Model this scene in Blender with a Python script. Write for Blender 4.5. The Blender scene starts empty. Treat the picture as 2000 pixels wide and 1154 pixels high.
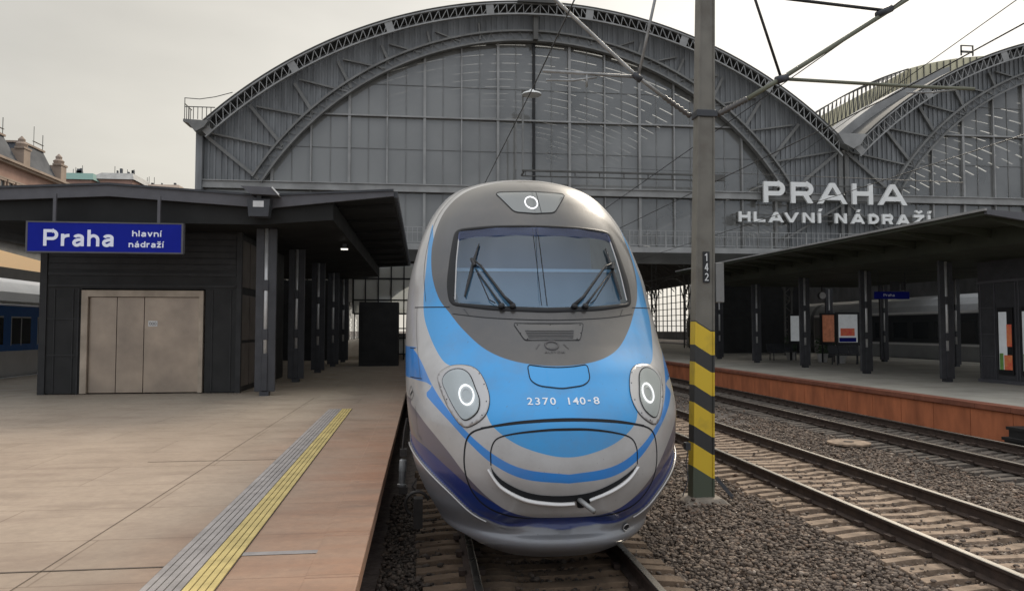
import bpy, bmesh, math, random
import numpy as np
from mathutils import Vector, Matrix
from mathutils.geometry import delaunay_2d_cdt
random.seed(7); RNG=np.random.default_rng(7)
scn=bpy.context.scene; COL=scn.collection
# ---------------------------------------------------------------- camera
cam_d=bpy.data.cameras.new("camera"); cam=bpy.data.objects.new("camera",cam_d); COL.objects.link(cam)
cam.location=(0,0,2.16); cam.rotation_euler=(math.radians(92.6),0,math.radians(-6.88))
cam_d.sensor_width=36; cam_d.lens=1450/2000*36; cam_d.clip_end=3000; cam_d.clip_start=.05
scn.camera=cam
# ---------------------------------------------------------------- light
SUN_EL=math.radians(38); SUN_AZ=math.radians(34)      # azimuth to the right of +Y
world=bpy.data.worlds.new("World"); scn.world=world; world.use_nodes=True
def build_world():
    nt=world.node_tree; N=nt.nodes; L=nt.links; N.clear()
    out=N.new('ShaderNodeOutputWorld'); bg=N.new('ShaderNodeBackground'); L.new(bg.outputs[0],out.inputs[0])
    sky=N.new('ShaderNodeTexSky'); sky.sky_type='NISHITA'; sky.sun_disc=False; sky.sun_elevation=SUN_EL; sky.sun_rotation=SUN_AZ
    sky.dust_density=3; sky.air_density=1.2
    tc=N.new('ShaderNodeTexCoord')
    def math_(op,a,b=None,c=None,clamp=False):
        n=N.new('ShaderNodeMath'); n.operation=op; n.use_clamp=clamp
        for i,v in enumerate((a,b,c)):
            if v is None: continue
            if isinstance(v,(int,float)): n.inputs[i].default_value=v
            else: L.new(v,n.inputs[i])
        return n.outputs[0]
    def dot(v):
        n=N.new('ShaderNodeVectorMath'); n.operation='DOT_PRODUCT'; L.new(tc.outputs['Generated'],n.inputs[0]); n.inputs[1].default_value=v; return n.outputs['Value']
    front=dot((math.sin(.45),math.cos(.45),0))
    fr=N.new('ShaderNodeMapRange'); fr.interpolation_type='SMOOTHSTEP'; L.new(front,fr.inputs['Value']); fr.inputs['From Min'].default_value=-.35; fr.inputs['From Max'].default_value=.75
    mix=N.new('ShaderNodeMix'); mix.data_type='RGBA'; L.new(fr.outputs[0],mix.inputs['Factor'])
    mix.inputs['A'].default_value=(.84,.88,.95,1); mix.inputs['B'].default_value=(.70,.66,.575,1)
    # bright patch of thin cloud round the sun
    a=math.radians(33); e=math.radians(16)
    g=math_('POWER',math_('MAXIMUM',dot((math.sin(a)*math.cos(e),math.cos(a)*math.cos(e),math.sin(e))),0),6)
    g2=N.new('ShaderNodeMix'); g2.data_type='RGBA'; L.new(g,g2.inputs['Factor']); L.new(mix.outputs['Result'],g2.inputs['A']); g2.inputs['B'].default_value=(1.06,1.03,.96,1)
    # soft cloud structure
    mp=N.new('ShaderNodeMapping'); mp.inputs['Scale'].default_value=(1,1,2.6); L.new(tc.outputs['Generated'],mp.inputs[0])
    no=N.new('ShaderNodeTexNoise'); no.inputs['Scale'].default_value=1.7; no.inputs['Detail'].default_value=5; no.inputs['Roughness'].default_value=.5; L.new(mp.outputs[0],no.inputs['Vector'])
    nr=N.new('ShaderNodeMapRange'); L.new(no.outputs['Fac'],nr.inputs['Value']); nr.inputs['From Min'].default_value=.32; nr.inputs['From Max'].default_value=.68; nr.inputs['To Min'].default_value=.80; nr.inputs['To Max'].default_value=1.12
    zz=N.new('ShaderNodeSeparateXYZ'); L.new(tc.outputs['Generated'],zz.inputs[0])
    zen=math_('MULTIPLY_ADD',math_('POWER',math_('MAXIMUM',math_('MULTIPLY_ADD',zz.outputs[2],1.4,-.5),0),1.2),1.25,1.0)
    sc=N.new('ShaderNodeVectorMath'); sc.operation='SCALE'; L.new(g2.outputs['Result'],sc.inputs[0]); L.new(math_('MULTIPLY',nr.outputs[0],zen),sc.inputs['Scale'])
    sn=N.new('ShaderNodeVectorMath'); sn.operation='SCALE'; L.new(sky.outputs[0],sn.inputs[0]); sn.inputs['Scale'].default_value=.1
    m3=N.new('ShaderNodeMix'); m3.data_type='RGBA'; m3.inputs['Factor'].default_value=.88; L.new(sn.outputs[0],m3.inputs['A']); L.new(sc.outputs[0],m3.inputs['B'])
    L.new(m3.outputs['Result'],bg.inputs['Color']); bg.inputs['Strength'].default_value=1.0
build_world()
sd=bpy.data.lights.new("sun",'SUN'); sd.energy=2.2; sd.angle=math.radians(13); sd.color=(1,.9,.76)
sun=bpy.data.objects.new("sun",sd); COL.objects.link(sun)
dv=Vector((math.sin(SUN_AZ)*math.cos(SUN_EL),math.cos(SUN_AZ)*math.cos(SUN_EL),math.sin(SUN_EL)))
sun.rotation_euler=dv.to_track_quat('Z','Y').to_euler()
vs=scn.view_settings; vs.view_transform='Standard'; vs.look='None'; vs.exposure=0; vs.gamma=1

# ---------------------------------------------------------------- helpers
class MB:
    def __init__(s): s.v=[]; s.f=[]
    def add(s,vs,fs):
        n=len(s.v); s.v+= [tuple(map(float,p)) for p in vs]; s.f+=[tuple(i+n for i in f) for f in fs]; return s
    def box(s,x0,x1,y0,y1,z0,z1):
        return s.add([(x0,y0,z0),(x1,y0,z0),(x1,y1,z0),(x0,y1,z0),(x0,y0,z1),(x1,y0,z1),(x1,y1,z1),(x0,y1,z1)],
              [(0,3,2,1),(4,5,6,7),(0,1,5,4),(1,2,6,5),(2,3,7,6),(3,0,4,7)])
    def bar(s,a,b,w,h=None,up=(0,1,0)):
        "rectangular bar from a to b; h measured along up"
        h=h or w; a=Vector(a); b=Vector(b); d=(b-a).normalized(); u=Vector(up); u=(u-d*u.dot(d))
        if u.length<1e-4: u=Vector((1,0,0)); u=u-d*u.dot(d)
        u.normalize(); r=d.cross(u); vs=[]
        for p in (a,b):
            for i,j in((-1,-1),(1,-1),(1,1),(-1,1)): vs.append(p+r*(i*w/2)+u*(j*h/2))
        return s.add(vs,[(0,1,2,3),(7,6,5,4),(0,4,5,1),(1,5,6,2),(2,6,7,3),(3,7,4,0)])
    def tube(s,pts,r,n=10,closed=False):
        pts=[Vector(p) for p in pts]; m=len(pts); rings=[]; up=None
        rr=r if isinstance(r,(list,tuple)) else [r]*m
        for i,p in enumerate(pts):
            if closed: d=pts[(i+1)%m]-pts[i-1]
            else: d=pts[min(i+1,m-1)]-pts[max(i-1,0)]
            d.normalize()
            if up is None: up=Vector((0,0,1)) if abs(d.z)<.9 else Vector((1,0,0))
            x=up-d*up.dot(d); x.normalize(); up=x; y=d.cross(x)
            rings.append([p+(x*math.cos(2*math.pi*k/n)+y*math.sin(2*math.pi*k/n))*rr[i] for k in range(n)])
        fs=[]
        for i in range(m if closed else m-1):
            j=(i+1)%m
            for k in range(n): fs.append((i*n+k,i*n+(k+1)%n,j*n+(k+1)%n,j*n+k))
        if not closed: fs.append(tuple(range(n-1,-1,-1))); fs.append(tuple(range((m-1)*n,m*n)))
        return s.add([q for rg in rings for q in rg],fs)
    def lathe(s,a,b,prof,n=16):
        "prof [(t along a->b, radius)]"
        a=Vector(a); b=Vector(b); return s.tube([a+(b-a)*t for t,_ in prof],[r for _,r in prof],n)
    def prism(s,poly,axis,c0,c1):
        "extrude 2D polygon. axis 'y': poly in (x,z); axis 'x': poly (y,z); 'z': (x,y)"
        n=len(poly)
        def P(p,c): return {'y':(p[0],c,p[1]),'x':(c,p[0],p[1]),'z':(p[0],p[1],c)}[axis]
        vs=[P(p,c0) for p in poly]+[P(p,c1) for p in poly]
        return s.add(vs,[tuple(range(n)),tuple(range(2*n-1,n-1,-1))]+[(i,n+i,n+(i+1)%n,(i+1)%n) for i in range(n)])
    def build(s,name,mat,parent=None,smooth=False,bevel=0,loc=None):
        me=bpy.data.meshes.new(name); me.from_pydata(s.v,[],s.f); me.update()
        bm=bmesh.new(); bm.from_mesh(me); bmesh.ops.recalc_face_normals(bm,faces=bm.faces); bm.to_mesh(me); bm.free()
        if smooth: me.shade_smooth()
        o=bpy.data.objects.new(name,me); COL.objects.link(o)
        if mat: me.materials.append(mat)
        if parent: o.parent=parent
        if bevel:
            b=o.modifiers.new('bevel','BEVEL'); b.width=bevel; b.segments=2; b.limit_method='ANGLE'
        if loc: o.location=loc
        return o
def tag(o,label=None,cat=None,group=None,kind=None):
    if label: o['label']=label
    if cat: o['category']=cat
    if group: o['group']=group
    if kind: o['kind']=kind
    return o
def empty(name,loc=(0,0,0),rz=0):
    o=bpy.data.objects.new(name,None); COL.objects.link(o); o.location=loc; o.rotation_euler=(0,0,rz); o.empty_display_size=.2; return o
def copy_tree(o,parent=None):
    c=o.copy(); COL.objects.link(c)
    if parent: c.parent=parent
    for ch in list(o.children): copy_tree(ch,c)
    return c
def mat(name,c,rough=.6,metal=0,noise=0,nscale=4,bump=0,bscale=60,coat=0,c2=None,stretch=None,spec=None,emit=0,alpha=None):
    m=bpy.data.materials.new(name); m.use_nodes=True; nt=m.node_tree; N=nt.nodes; L=nt.links; b=N['Principled BSDF']
    b.inputs['Base Color'].default_value=(*c,1); b.inputs['Roughness'].default_value=rough; b.inputs['Metallic'].default_value=metal; b.inputs['Coat Weight'].default_value=coat
    if spec is not None: b.inputs['Specular IOR Level'].default_value=spec
    if emit: b.inputs['Emission Color'].default_value=(*c,1); b.inputs['Emission Strength'].default_value=emit
    tc=N.new('ShaderNodeTexCoord'); vec=tc.outputs['Object']
    if stretch:
        mp=N.new('ShaderNodeMapping'); mp.inputs['Scale'].default_value=stretch; L.new(vec,mp.inputs[0]); vec=mp.outputs[0]
    if noise:
        n=N.new('ShaderNodeTexNoise'); n.inputs['Scale'].default_value=nscale; n.inputs['Detail'].default_value=6; n.inputs['Roughness'].default_value=.6; L.new(vec,n.inputs['Vector'])
        r=N.new('ShaderNodeMapRange'); L.new(n.outputs['Fac'],r.inputs['Value']); r.inputs['From Min'].default_value=.3; r.inputs['From Max'].default_value=.7
        mx=N.new('ShaderNodeMix'); mx.data_type='RGBA'; L.new(r.outputs[0],mx.inputs['Factor'])
        d=c2 or tuple(x*(1-noise) for x in c); mx.inputs['A'].default_value=(*d,1); mx.inputs['B'].default_value=(*[min(1,x*(1+noise*.4)) for x in c],1)
        L.new(mx.outputs['Result'],b.inputs['Base Color'])
        rr=N.new('ShaderNodeMapRange'); L.new(n.outputs['Fac'],rr.inputs['Value']); rr.inputs['To Min'].default_value=min(1,rough*1.2); rr.inputs['To Max'].default_value=rough*.8; L.new(rr.outputs[0],b.inputs['Roughness'])
    if bump:
        n=N.new('ShaderNodeTexNoise'); n.inputs['Scale'].default_value=bscale; n.inputs['Detail'].default_value=4; L.new(vec,n.inputs['Vector'])
        bp=N.new('ShaderNodeBump'); bp.inputs['Strength'].default_value=bump; bp.inputs['Distance'].default_value=.02; L.new(n.outputs['Fac'],bp.inputs['Height']); L.new(bp.outputs[0],b.inputs['Normal'])
    return m
def glass_mat(name,tint,transp,gloss,diff,rough=.05,noise=0):
    "dusty glass: part clear, part mirror, part dust"
    m=bpy.data.materials.new(name); m.use_nodes=True; nt=m.node_tree; N=nt.nodes; L=nt.links; N.clear()
    o=N.new('ShaderNodeOutputMaterial'); t=N.new('ShaderNodeBsdfTransparent'); t.inputs[0].default_value=(*tint,1)
    g=N.new('ShaderNodeBsdfGlossy'); g.inputs['Roughness'].default_value=rough; g.inputs[0].default_value=(.9,.95,1,1)
    d=N.new('ShaderNodeBsdfDiffuse'); d.inputs[0].default_value=(*diff,1)
    m1=N.new('ShaderNodeMixShader'); m2=N.new('ShaderNodeMixShader')
    m1.inputs[0].default_value=transp; L.new(d.outputs[0],m1.inputs[1]); L.new(t.outputs[0],m1.inputs[2])
    if noise:
        tc=N.new('ShaderNodeTexCoord'); n=N.new('ShaderNodeTexNoise'); n.inputs['Scale'].default_value=.35; n.inputs['Detail'].default_value=5; L.new(tc.outputs['Object'],n.inputs['Vector'])
        r=N.new('ShaderNodeMapRange'); L.new(n.outputs['Fac'],r.inputs['Value']); r.inputs['From Min'].default_value=.35; r.inputs['From Max'].default_value=.65
        r.inputs['To Min'].default_value=max(0,transp-noise); r.inputs['To Max'].default_value=transp+noise; 
        sx=N.new('ShaderNodeSeparateXYZ'); L.new(tc.outputs['Object'],sx.inputs[0]); rx=N.new('ShaderNodeMapRange'); rx.interpolation_type='SMOOTHSTEP'; L.new(sx.outputs[0],rx.inputs['Value'])
        rx.inputs['From Min'].default_value=-7; rx.inputs['From Max'].default_value=9; rx.inputs['To Min'].default_value=.12
        mu=N.new('ShaderNodeMath'); mu.operation='MULTIPLY'; L.new(r.outputs[0],mu.inputs[0]); L.new(rx.outputs[0],mu.inputs[1]); L.new(mu.outputs[0],m1.inputs[0])
    m2.inputs[0].default_value=gloss; L.new(m1.outputs[0],m2.inputs[1]); L.new(g.outputs[0],m2.inputs[2]); L.new(m2.outputs[0],o.inputs[0])
    return m
def text_geo(txt,bold=0.0,res=6,space=1.0):
    "returns 2D verts and faces of the text, from Blender's built-in font"
    c=bpy.data.curves.new('t','FONT'); c.body=txt; c.offset=bold; c.resolution_u=res; c.space_character=space; c.fill_mode='FRONT'
    o=bpy.data.objects.new('t',c); COL.objects.link(o); bpy.context.view_layer.update()
    me=bpy.data.meshes.new_from_object(o.evaluated_get(bpy.context.evaluated_depsgraph_get()))
    vs=[(v.co.x,v.co.y) for v in me.vertices]; fs=[tuple(p.vertices) for p in me.polygons]
    bpy.data.objects.remove(o); bpy.data.curves.remove(c); bpy.data.meshes.remove(me)
    return np.array(vs),fs
def fit(vs,u0,u1,v0,v1):
    a=vs.min(0); b=vs.max(0); return (vs-a)/(b-a)*np.array([u1-u0,v1-v0])+np.array([u0,v0])
def arcp(cx,cz,rx,rz,a0,a1,n=12):
    return [(cx+rx*math.cos(math.radians(a0+(a1-a0)*i/n)),cz+rz*math.sin(math.radians(a0+(a1-a0)*i/n))) for i in range(n+1)]
def glyph(ch,W,H,w):
    "outlines of a grotesque letter in a W x H box: ('s',centreline) strokes of width w or ('p',polygon)"
    h=w/2; k=w*1.12
    if ch in 'áíž': base={'á':'a','í':'i','ž':'z'}[ch]; return glyph(base,W,H,w)
    X=H*.735
    if ch=='P' or ch=='R':
        m=H*.44 if ch=='P' else H*.46; r=(H-m-0)/2-h*.0; cz=(H-h+m)/2; r=(H-h-m)/2
        o=[('s',[(h,0),(h,H)]),('s',[(h,H-h),(W-h-r,H-h)]+arcp(W-h-r,cz,r,r,90,-90)+[(h,m)])]
        if ch=='R': o.append(('p',[(W*.48,m),(W*.48+k*1.1,m),(W,0),(W-k*1.15,0)]))
        return o
    if ch=='A': return [('p',[(0,0),(k,0),(W/2+k*.5,H),(W/2-k*.5,H)]),('p',[(W,0),(W/2+k*.5,H),(W/2-k*.5,H),(W-k,0)]),('s',[(W*.2,H*.29),(W*.8,H*.29)])]
    if ch=='V': return [('p',[(0,H),(W/2-k*.5,0),(W/2+k*.5,0),(k,H)]),('p',[(W,H),(W-k,H),(W/2-k*.5,0),(W/2+k*.5,0)])]
    if ch=='H': return [('s',[(h,0),(h,H)]),('s',[(W-h,0),(W-h,H)]),('s',[(h,H*.52),(W-h,H*.52)])]
    if ch=='L': return [('s',[(h,0),(h,H)]),('s',[(h,h),(W,h)])]
    if ch=='I': return [('s',[(h,0),(h,H)])]
    if ch=='N': return [('s',[(h,0),(h,H)]),('s',[(W-h,0),(W-h,H)]),('p',[(0,H),(W-k,0),(W,0),(k,H)])]
    if ch=='Z': return [('s',[(0,H-h),(W,H-h)]),('s',[(0,h),(W,h)]),('p',[(0,h),(k*1.1,h),(W,H-h),(W-k*1.1,H-h)])]
    if ch=='D': return [('s',[(h,0),(h,H)]),('s',[(h,H-h),(W*.45,H-h)]+arcp(W*.45,H/2,W*.55-h,H/2-h,90,-90,16)+[(h,h)])]
    if ch=='h' or ch=='n': return [('s',[(h,0),(h,H if ch=='h' else X)]),('s',[(h,X*.45)]+arcp(W/2,X-(W/2-h)-h,W/2-h,W/2-h,175,0)+[(W-h,0)])]
    if ch=='r': return [('s',[(h,0),(h,X)]),('s',[(h,X*.4)]+arcp(W-.01,X*.55,W-h-.01,X*.45-h,165,88,8))]
    if ch=='l': return [('s',[(h,0),(h,H)])]
    if ch=='i': return [('s',[(h,0),(h,X)])]
    if ch=='v': return [('p',[(0,X),(W/2-k*.5,0),(W/2+k*.5,0),(k,X)]),('p',[(W,X),(W-k,X),(W/2-k*.5,0),(W/2+k*.5,0)])]
    if ch=='z': return [('s',[(0,X-h),(W,X-h)]),('s',[(0,h),(W,h)]),('p',[(0,h),(k*1.1,h),(W,X-h),(W-k*1.1,X-h)])]
    if ch=='d': return [('s',[(W-h,0),(W-h,H)]),('s',arcp(W/2,X/2,W/2-h,X/2-h,0,360,20))]
    if ch=='a': return [('s',[(W-h*1.4,0),(W-h*1.4,X*.62)]+arcp(W/2,X*.70,W/2-h*1.4,X*.30-h,0,170,10)),('s',[(W-h*1.6,X*.56),(W*.42,X*.52)]+arcp(W*.38,X*.28,W*.38-h,X*.28-h*.6,95,300,12)+[(W-h*1.6,X*.26)])]
    if ch=='1': return [('s',[(W*.6,0),(W*.6,H)]),('s',[(W*.6,H-h),(W*.1,H*.72)])]
    if ch=='4': return [('s',[(W*.7,0),(W*.7,H)]),('s',[(W*.66,H-h*.5),(h,H*.3),(W,H*.3)])]
    if ch=='2': return [('s',arcp(W/2,H*.7,W/2-h,H*.3-h,160,-35)+[(h*1.2,h),(W,h)])]
    return []
def letter_mb(b,ch,x0,W,z0,H,w,y,depth,acc=0):
    "adds one solid letter, facing -Y, to a mesh builder"
    parts=list(glyph({'Í':'I','Á':'A','Ž':'Z'}.get(ch,ch),W,H,w)); top=H if ch in 'ÍÁŽ' else H*.735; cx=w/2 if ch in'Íí' else W/2
    if ch in 'ÍÁíá': parts.append(('p',[(cx-w*.35,top+w*.45),(cx+w*.45,top+w*.45),(cx+w*1.1,top+w*1.5),(cx,top+w*1.5)]))
    if ch in 'Žž': parts.append(('s',[(cx-w*1.2,top+w*1.4),(cx,top+w*.7),(cx+w*1.2,top+w*1.4)]))
    for j,(kind,P) in enumerate(parts):
        d=y-depth-.0012*j
        if kind=='p': b.prism([(x0+a,z0+c) for a,c in P],'y',d,y); continue
        n=len(P);A=[];B=[];t=w*(.72 if (ch in'Žž' and j==len(parts)-1) else 1)
        for i in range(n):
            p=Vector(P[i]);u=(p-Vector(P[i-1])).normalized() if i else None;v=(Vector(P[i+1])-p).normalized() if i<n-1 else None
            if u is None: u=v
            if v is None: v=u
            m=(u+v).normalized();nn=Vector((-m.y,m.x));f=min(1.6,1/max(.3,nn.dot(Vector((-u.y,u.x)))))
            A.append(p+nn*t/2*f);B.append(p-nn*t/2*f)
        q=len(A);vs=[(x0+p.x,d,z0+p.y) for p in A+B]+[(x0+p.x,y,z0+p.y) for p in A+B];fs=[]
        for i in range(q-1):
            fs+=[(i,i+1,q+i+1,q+i),(2*q+i,3*q+i,3*q+i+1,2*q+i+1),(i,2*q+i,2*q+i+1,i+1),(q+i,q+i+1,3*q+i+1,3*q+i)]
        fs+=[(0,q,3*q,2*q),(q-1,3*q-1,4*q-1,2*q-1)]
        b.add(vs,fs)
ADV={'P':.68,'r':.40,'a':.56,'h':.56,'l':.16,'v':.56,'n':.56,'í':.16,'á':.56,'d':.58,'ž':.5}
def line_of(name,txt,x0,x1,z0,H,w,y,depth,m,parent,gap=.13):
    g=gap*H; tot=sum(ADV[c]*H for c in txt)+g*(len(txt)-1); k=(x1-x0)/tot; b=MB(); x=x0
    for c in txt: letter_mb(b,c,x,ADV[c]*H*k,z0,H,w,y,depth); x+=(ADV[c]*H+g)*k
    return b.build(name,m,parent)
# ---------------------------------------------------------------- materials
M={}
M['ballast']=mat('ballast',(.11,.09,.075),.95,noise=.55,nscale=9,bump=.9,bscale=22,c2=(.045,.036,.03))
M['concrete_sleeper']=mat('sleeper_concrete',(.30,.215,.148),.9,noise=.6,nscale=5,bump=.4,bscale=40)
M['sleeper_dull']=mat('sleeper_dull',(.11,.09,.072),.9,noise=.5,nscale=4,bump=.4,bscale=40)
M['sleeper_dark']=mat('sleeper_dark',(.15,.10,.062),.9,noise=.7,nscale=2.5,bump=.4,bscale=40)
M['rail_rust']=mat('rail_rust',(.055,.035,.025),.8,noise=.4,nscale=8,bump=.2)
M['rail_top']=mat('rail_polished',(.45,.43,.40),.28,metal=1,noise=.2,nscale=3)
M['silver']=mat('silver_paint',(.40,.385,.37),.32,metal=.25,coat=.3)
M['dark_steel']=mat('dark_steel',(.045,.047,.052),.5,metal=.2,noise=.3,nscale=3)
M['kiosk']=mat('kiosk_cladding',(.022,.0215,.0205),.55,noise=.35,nscale=2,spec=.3)
M['kiosk_trim']=mat('kiosk_trim',(.032,.0315,.031),.55,noise=.3,nscale=3,spec=.3)
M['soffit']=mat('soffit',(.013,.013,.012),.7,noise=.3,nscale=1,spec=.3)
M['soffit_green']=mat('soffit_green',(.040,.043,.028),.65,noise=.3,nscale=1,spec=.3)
M['fascia']=mat('fascia_paint',(.085,.083,.09),.5,noise=.2,nscale=3)
M['column']=mat('column_paint',(.058,.058,.062),.5,noise=.25,nscale=3,spec=.3)
M['column_strip']=mat('column_strip',(.60,.59,.57),.45,metal=.5,noise=.25,nscale=4)
M['stainless']=mat('door_panel',(.38,.305,.235),.33,metal=.5,noise=.28,nscale=1.3,bump=.06,bscale=3,c2=(.27,.22,.175))
M['door_frame']=mat('door_frame',(.42,.345,.265),.5,metal=.3,noise=.3,nscale=2)
M['black']=mat('black_rubber',(.008,.008,.009),.5)
M['seam']=mat('panel_gap',(.006,.007,.009),.8)
M['hall_steel']=mat('hall_steel',(.20,.197,.185),.7,noise=.3,nscale=1.2)
M['hall_dark']=mat('hall_dark',(.10,.096,.086),.75,noise=.3,nscale=.8)
M['hall_light']=mat('hall_light',(.31,.305,.29),.65,noise=.3,nscale=1)
M['corrugated']=mat('corrugated_sheet',(.205,.21,.21),.65,noise=.35,nscale=.8,stretch=(3,1,.5))
M['roof_skin']=mat('hall_roof',(.06,.06,.058),.8,noise=.3,nscale=.6)
M['glass_hall']=glass_mat('hall_glass',(.9,.89,.86),.25,.05,(.225,.222,.207),noise=.18)
M['letters']=mat('sign_letters',(.82,.81,.77),.5,noise=.1,nscale=2)
M['wire']=mat('wire_black',(.02,.02,.02),.5)
M['galv']=mat('galvanised',(.32,.32,.31),.5,metal=.5,noise=.35,nscale=6)
M['olive']=mat('mast_paint',(.145,.15,.105),.6,noise=.3,nscale=1.2,bump=.08,bscale=18,stretch=(1,1,.4))
M['white']=mat('white_paint',(.7,.7,.68),.5,noise=.1)
M['blue_sign']=mat('sign_blue',(.005,.014,.27),.6,noise=.15,nscale=1,spec=.15)
M['sign_white']=mat('sign_white',(.80,.82,.92),.5)
M['terracotta']=mat('terracotta_wall',(.50,.16,.065),.8,noise=.3,nscale=1.8,bump=.1,stretch=(1,1,.4),c2=(.27,.085,.035))
M['coping']=mat('coping',(.22,.075,.04),.8,noise=.35,nscale=3)
M['screen_pane']=glass_mat('wired_pane',(.9,.9,.85),.30,.04,(.62,.60,.53))
M['led']=mat('led_ring',(1,.98,1),.4,emit=1.3)
M['lamp']=mat('lamp_glow',(1,.96,.88),.4,emit=1.2)
M['sandstone']=mat('pink_stucco',(.36,.225,.175),.9,noise=.3,nscale=.25)
M['cornice']=mat('pale_stone',(.36,.28,.22),.9,noise=.3,nscale=.3)
M['slate']=mat('slate_roof',(.075,.08,.09),.8,noise=.3,nscale=.4)
M['window_dark']=mat('window_dark',(.03,.035,.04),.25)
M['copper']=mat('green_copper',(.14,.24,.21),.8)
M['poster_white']=mat('poster_white',(.55,.57,.58),.5,emit=.22,noise=.2,nscale=3)
M['poster_red']=mat('poster_red',(.42,.05,.04),.5,emit=.22,noise=.5,nscale=6,c2=(.5,.3,.08))
M['poster_orange']=mat('poster_orange',(.40,.15,.08),.5,emit=.22,noise=.5,nscale=5)
M['poster_green']=mat('poster_green',(.2,.4,.1),.5,noise=.4,nscale=5)
M['coach_white']=mat('coach_white',(.80,.78,.75),.4,coat=.2,noise=.1,nscale=1)
M['coach_blue']=mat('coach_blue',(.02,.15,.50),.35,coat=.3)
M['coach_grey']=mat('coach_grey',(.36,.36,.35),.45,noise=.2,nscale=1)
M['coach_dark']=mat('coach_band',(.035,.04,.045),.4)
M['tan_roof']=mat('tan_sheet',(.66,.50,.31),.8,noise=.25,nscale=.5)
M['plant']=mat('leaf',(.04,.075,.03),.7)

def platform_mat():
    m=bpy.data.materials.new('platform_paving'); m.use_nodes=True; nt=m.node_tree; N=nt.nodes; L=nt.links; b=N['Principled BSDF']
    g=N.new('ShaderNodeNewGeometry'); sep=N.new('ShaderNodeSeparateXYZ'); L.new(g.outputs['Position'],sep.inputs[0])
    def noise(sc,det,st):
        mp=N.new('ShaderNodeMapping'); mp.inputs['Scale'].default_value=st; L.new(g.outputs['Position'],mp.inputs[0])
        n=N.new('ShaderNodeTexNoise'); n.inputs['Scale'].default_value=sc; n.inputs['Detail'].default_value=det; n.inputs['Roughness'].default_value=.6; L.new(mp.outputs[0],n.inputs['Vector']); return n.outputs['Fac']
    def mr(v,a,b_,c=0,d=1):
        r=N.new('ShaderNodeMapRange'); L.new(v,r.inputs['Value']); r.inputs['From Min'].default_value=a; r.inputs['From Max'].default_value=b_; r.inputs['To Min'].default_value=c; r.inputs['To Max'].default_value=d; return r.outputs[0]
    def mix(f,a,b_,t='MIX'):
        x=N.new('ShaderNodeMix'); x.data_type='RGBA'; x.blend_type=t
        if isinstance(f,float): x.inputs['Factor'].default_value=f
        else: L.new(f,x.inputs['Factor'])
        for k,v in(('A',a),('B',b_)):
            if isinstance(v,tuple): x.inputs[k].default_value=(*v,1)
            else: L.new(v,x.inputs[k])
        return x.outputs['Result']
    # beige slabs, redder towards the edge of the platform; broad stains
    base=mix(mr(noise(.35,5,(1,1,1)),.35,.65),(.31,.235,.175),(.41,.32,.24))
    red=mix(mr(noise(1.4,4,(.5,2.2,1)),.35,.65),(.42,.215,.125),(.47,.285,.185))
    add=N.new('ShaderNodeMath'); add.operation='MULTIPLY_ADD'; L.new(noise(.6,3,(1,1,1)),add.inputs[0]); add.inputs[1].default_value=2.0; L.new(sep.outputs[0],add.inputs[2])
    c=mix(mr(add.outputs[0],-1.1,.75),base,red)
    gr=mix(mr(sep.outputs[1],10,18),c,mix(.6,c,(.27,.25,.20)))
    c=mix(mr(noise(1.6,6,(.5,1.6,1)),.50,.78),gr,mix(.55,gr,(.17,.115,.085)))
    st=N.new('ShaderNodeMath'); st.operation='MULTIPLY'; L.new(mr(noise(14,5,(1,1,1)),.3,.7,0,1),st.inputs[0]); st.inputs[1].default_value=.25
    c=mix(st.outputs[0],c,(.16,.12,.095))
    # slab joints
    br=N.new('ShaderNodeTexBrick'); mp=N.new('ShaderNodeMapping'); L.new(g.outputs['Position'],mp.inputs[0]); mp.inputs['Location'].default_value=(.35,.2,0)
    L.new(mp.outputs[0],br.inputs['Vector']); br.inputs['Scale'].default_value=1; br.inputs['Brick Width'].default_value=2.1; br.inputs['Row Height'].default_value=1.05; br.inputs['Mortar Size'].default_value=.009; br.inputs['Mortar Smooth'].default_value=.3; br.offset=.5
    br.inputs['Color1'].default_value=(1,1,1,1); br.inputs['Color2'].default_value=(.88,.86,.84,1); br.inputs['Mortar'].default_value=(.45,.4,.36,1)
    c=mix(.55,c,br.outputs['Color'],'MULTIPLY')
    L.new(c,b.inputs['Base Color']); L.new(mr(noise(1.5,4,(1,1,1)),.3,.7,.42,.7),b.inputs['Roughness']); b.inputs['Specular IOR Level'].default_value=.4
    bp=N.new('ShaderNodeBump'); bp.inputs['Strength'].default_value=.25; bp.inputs['Distance'].default_value=.01; L.new(noise(45,4,(1,1,1)),bp.inputs['Height']); L.new(bp.outputs[0],b.inputs['Normal'])
    return m
M['platform']=platform_mat()
M['edge_slab']=mat('edge_slab',(.36,.20,.13),.7,noise=.35,nscale=3,bump=.1,c2=(.24,.11,.06))
M['platform_far']=mat('platform_asphalt',(.36,.335,.28),.75,noise=.3,nscale=.9,bump=.15,bscale=30)

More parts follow.
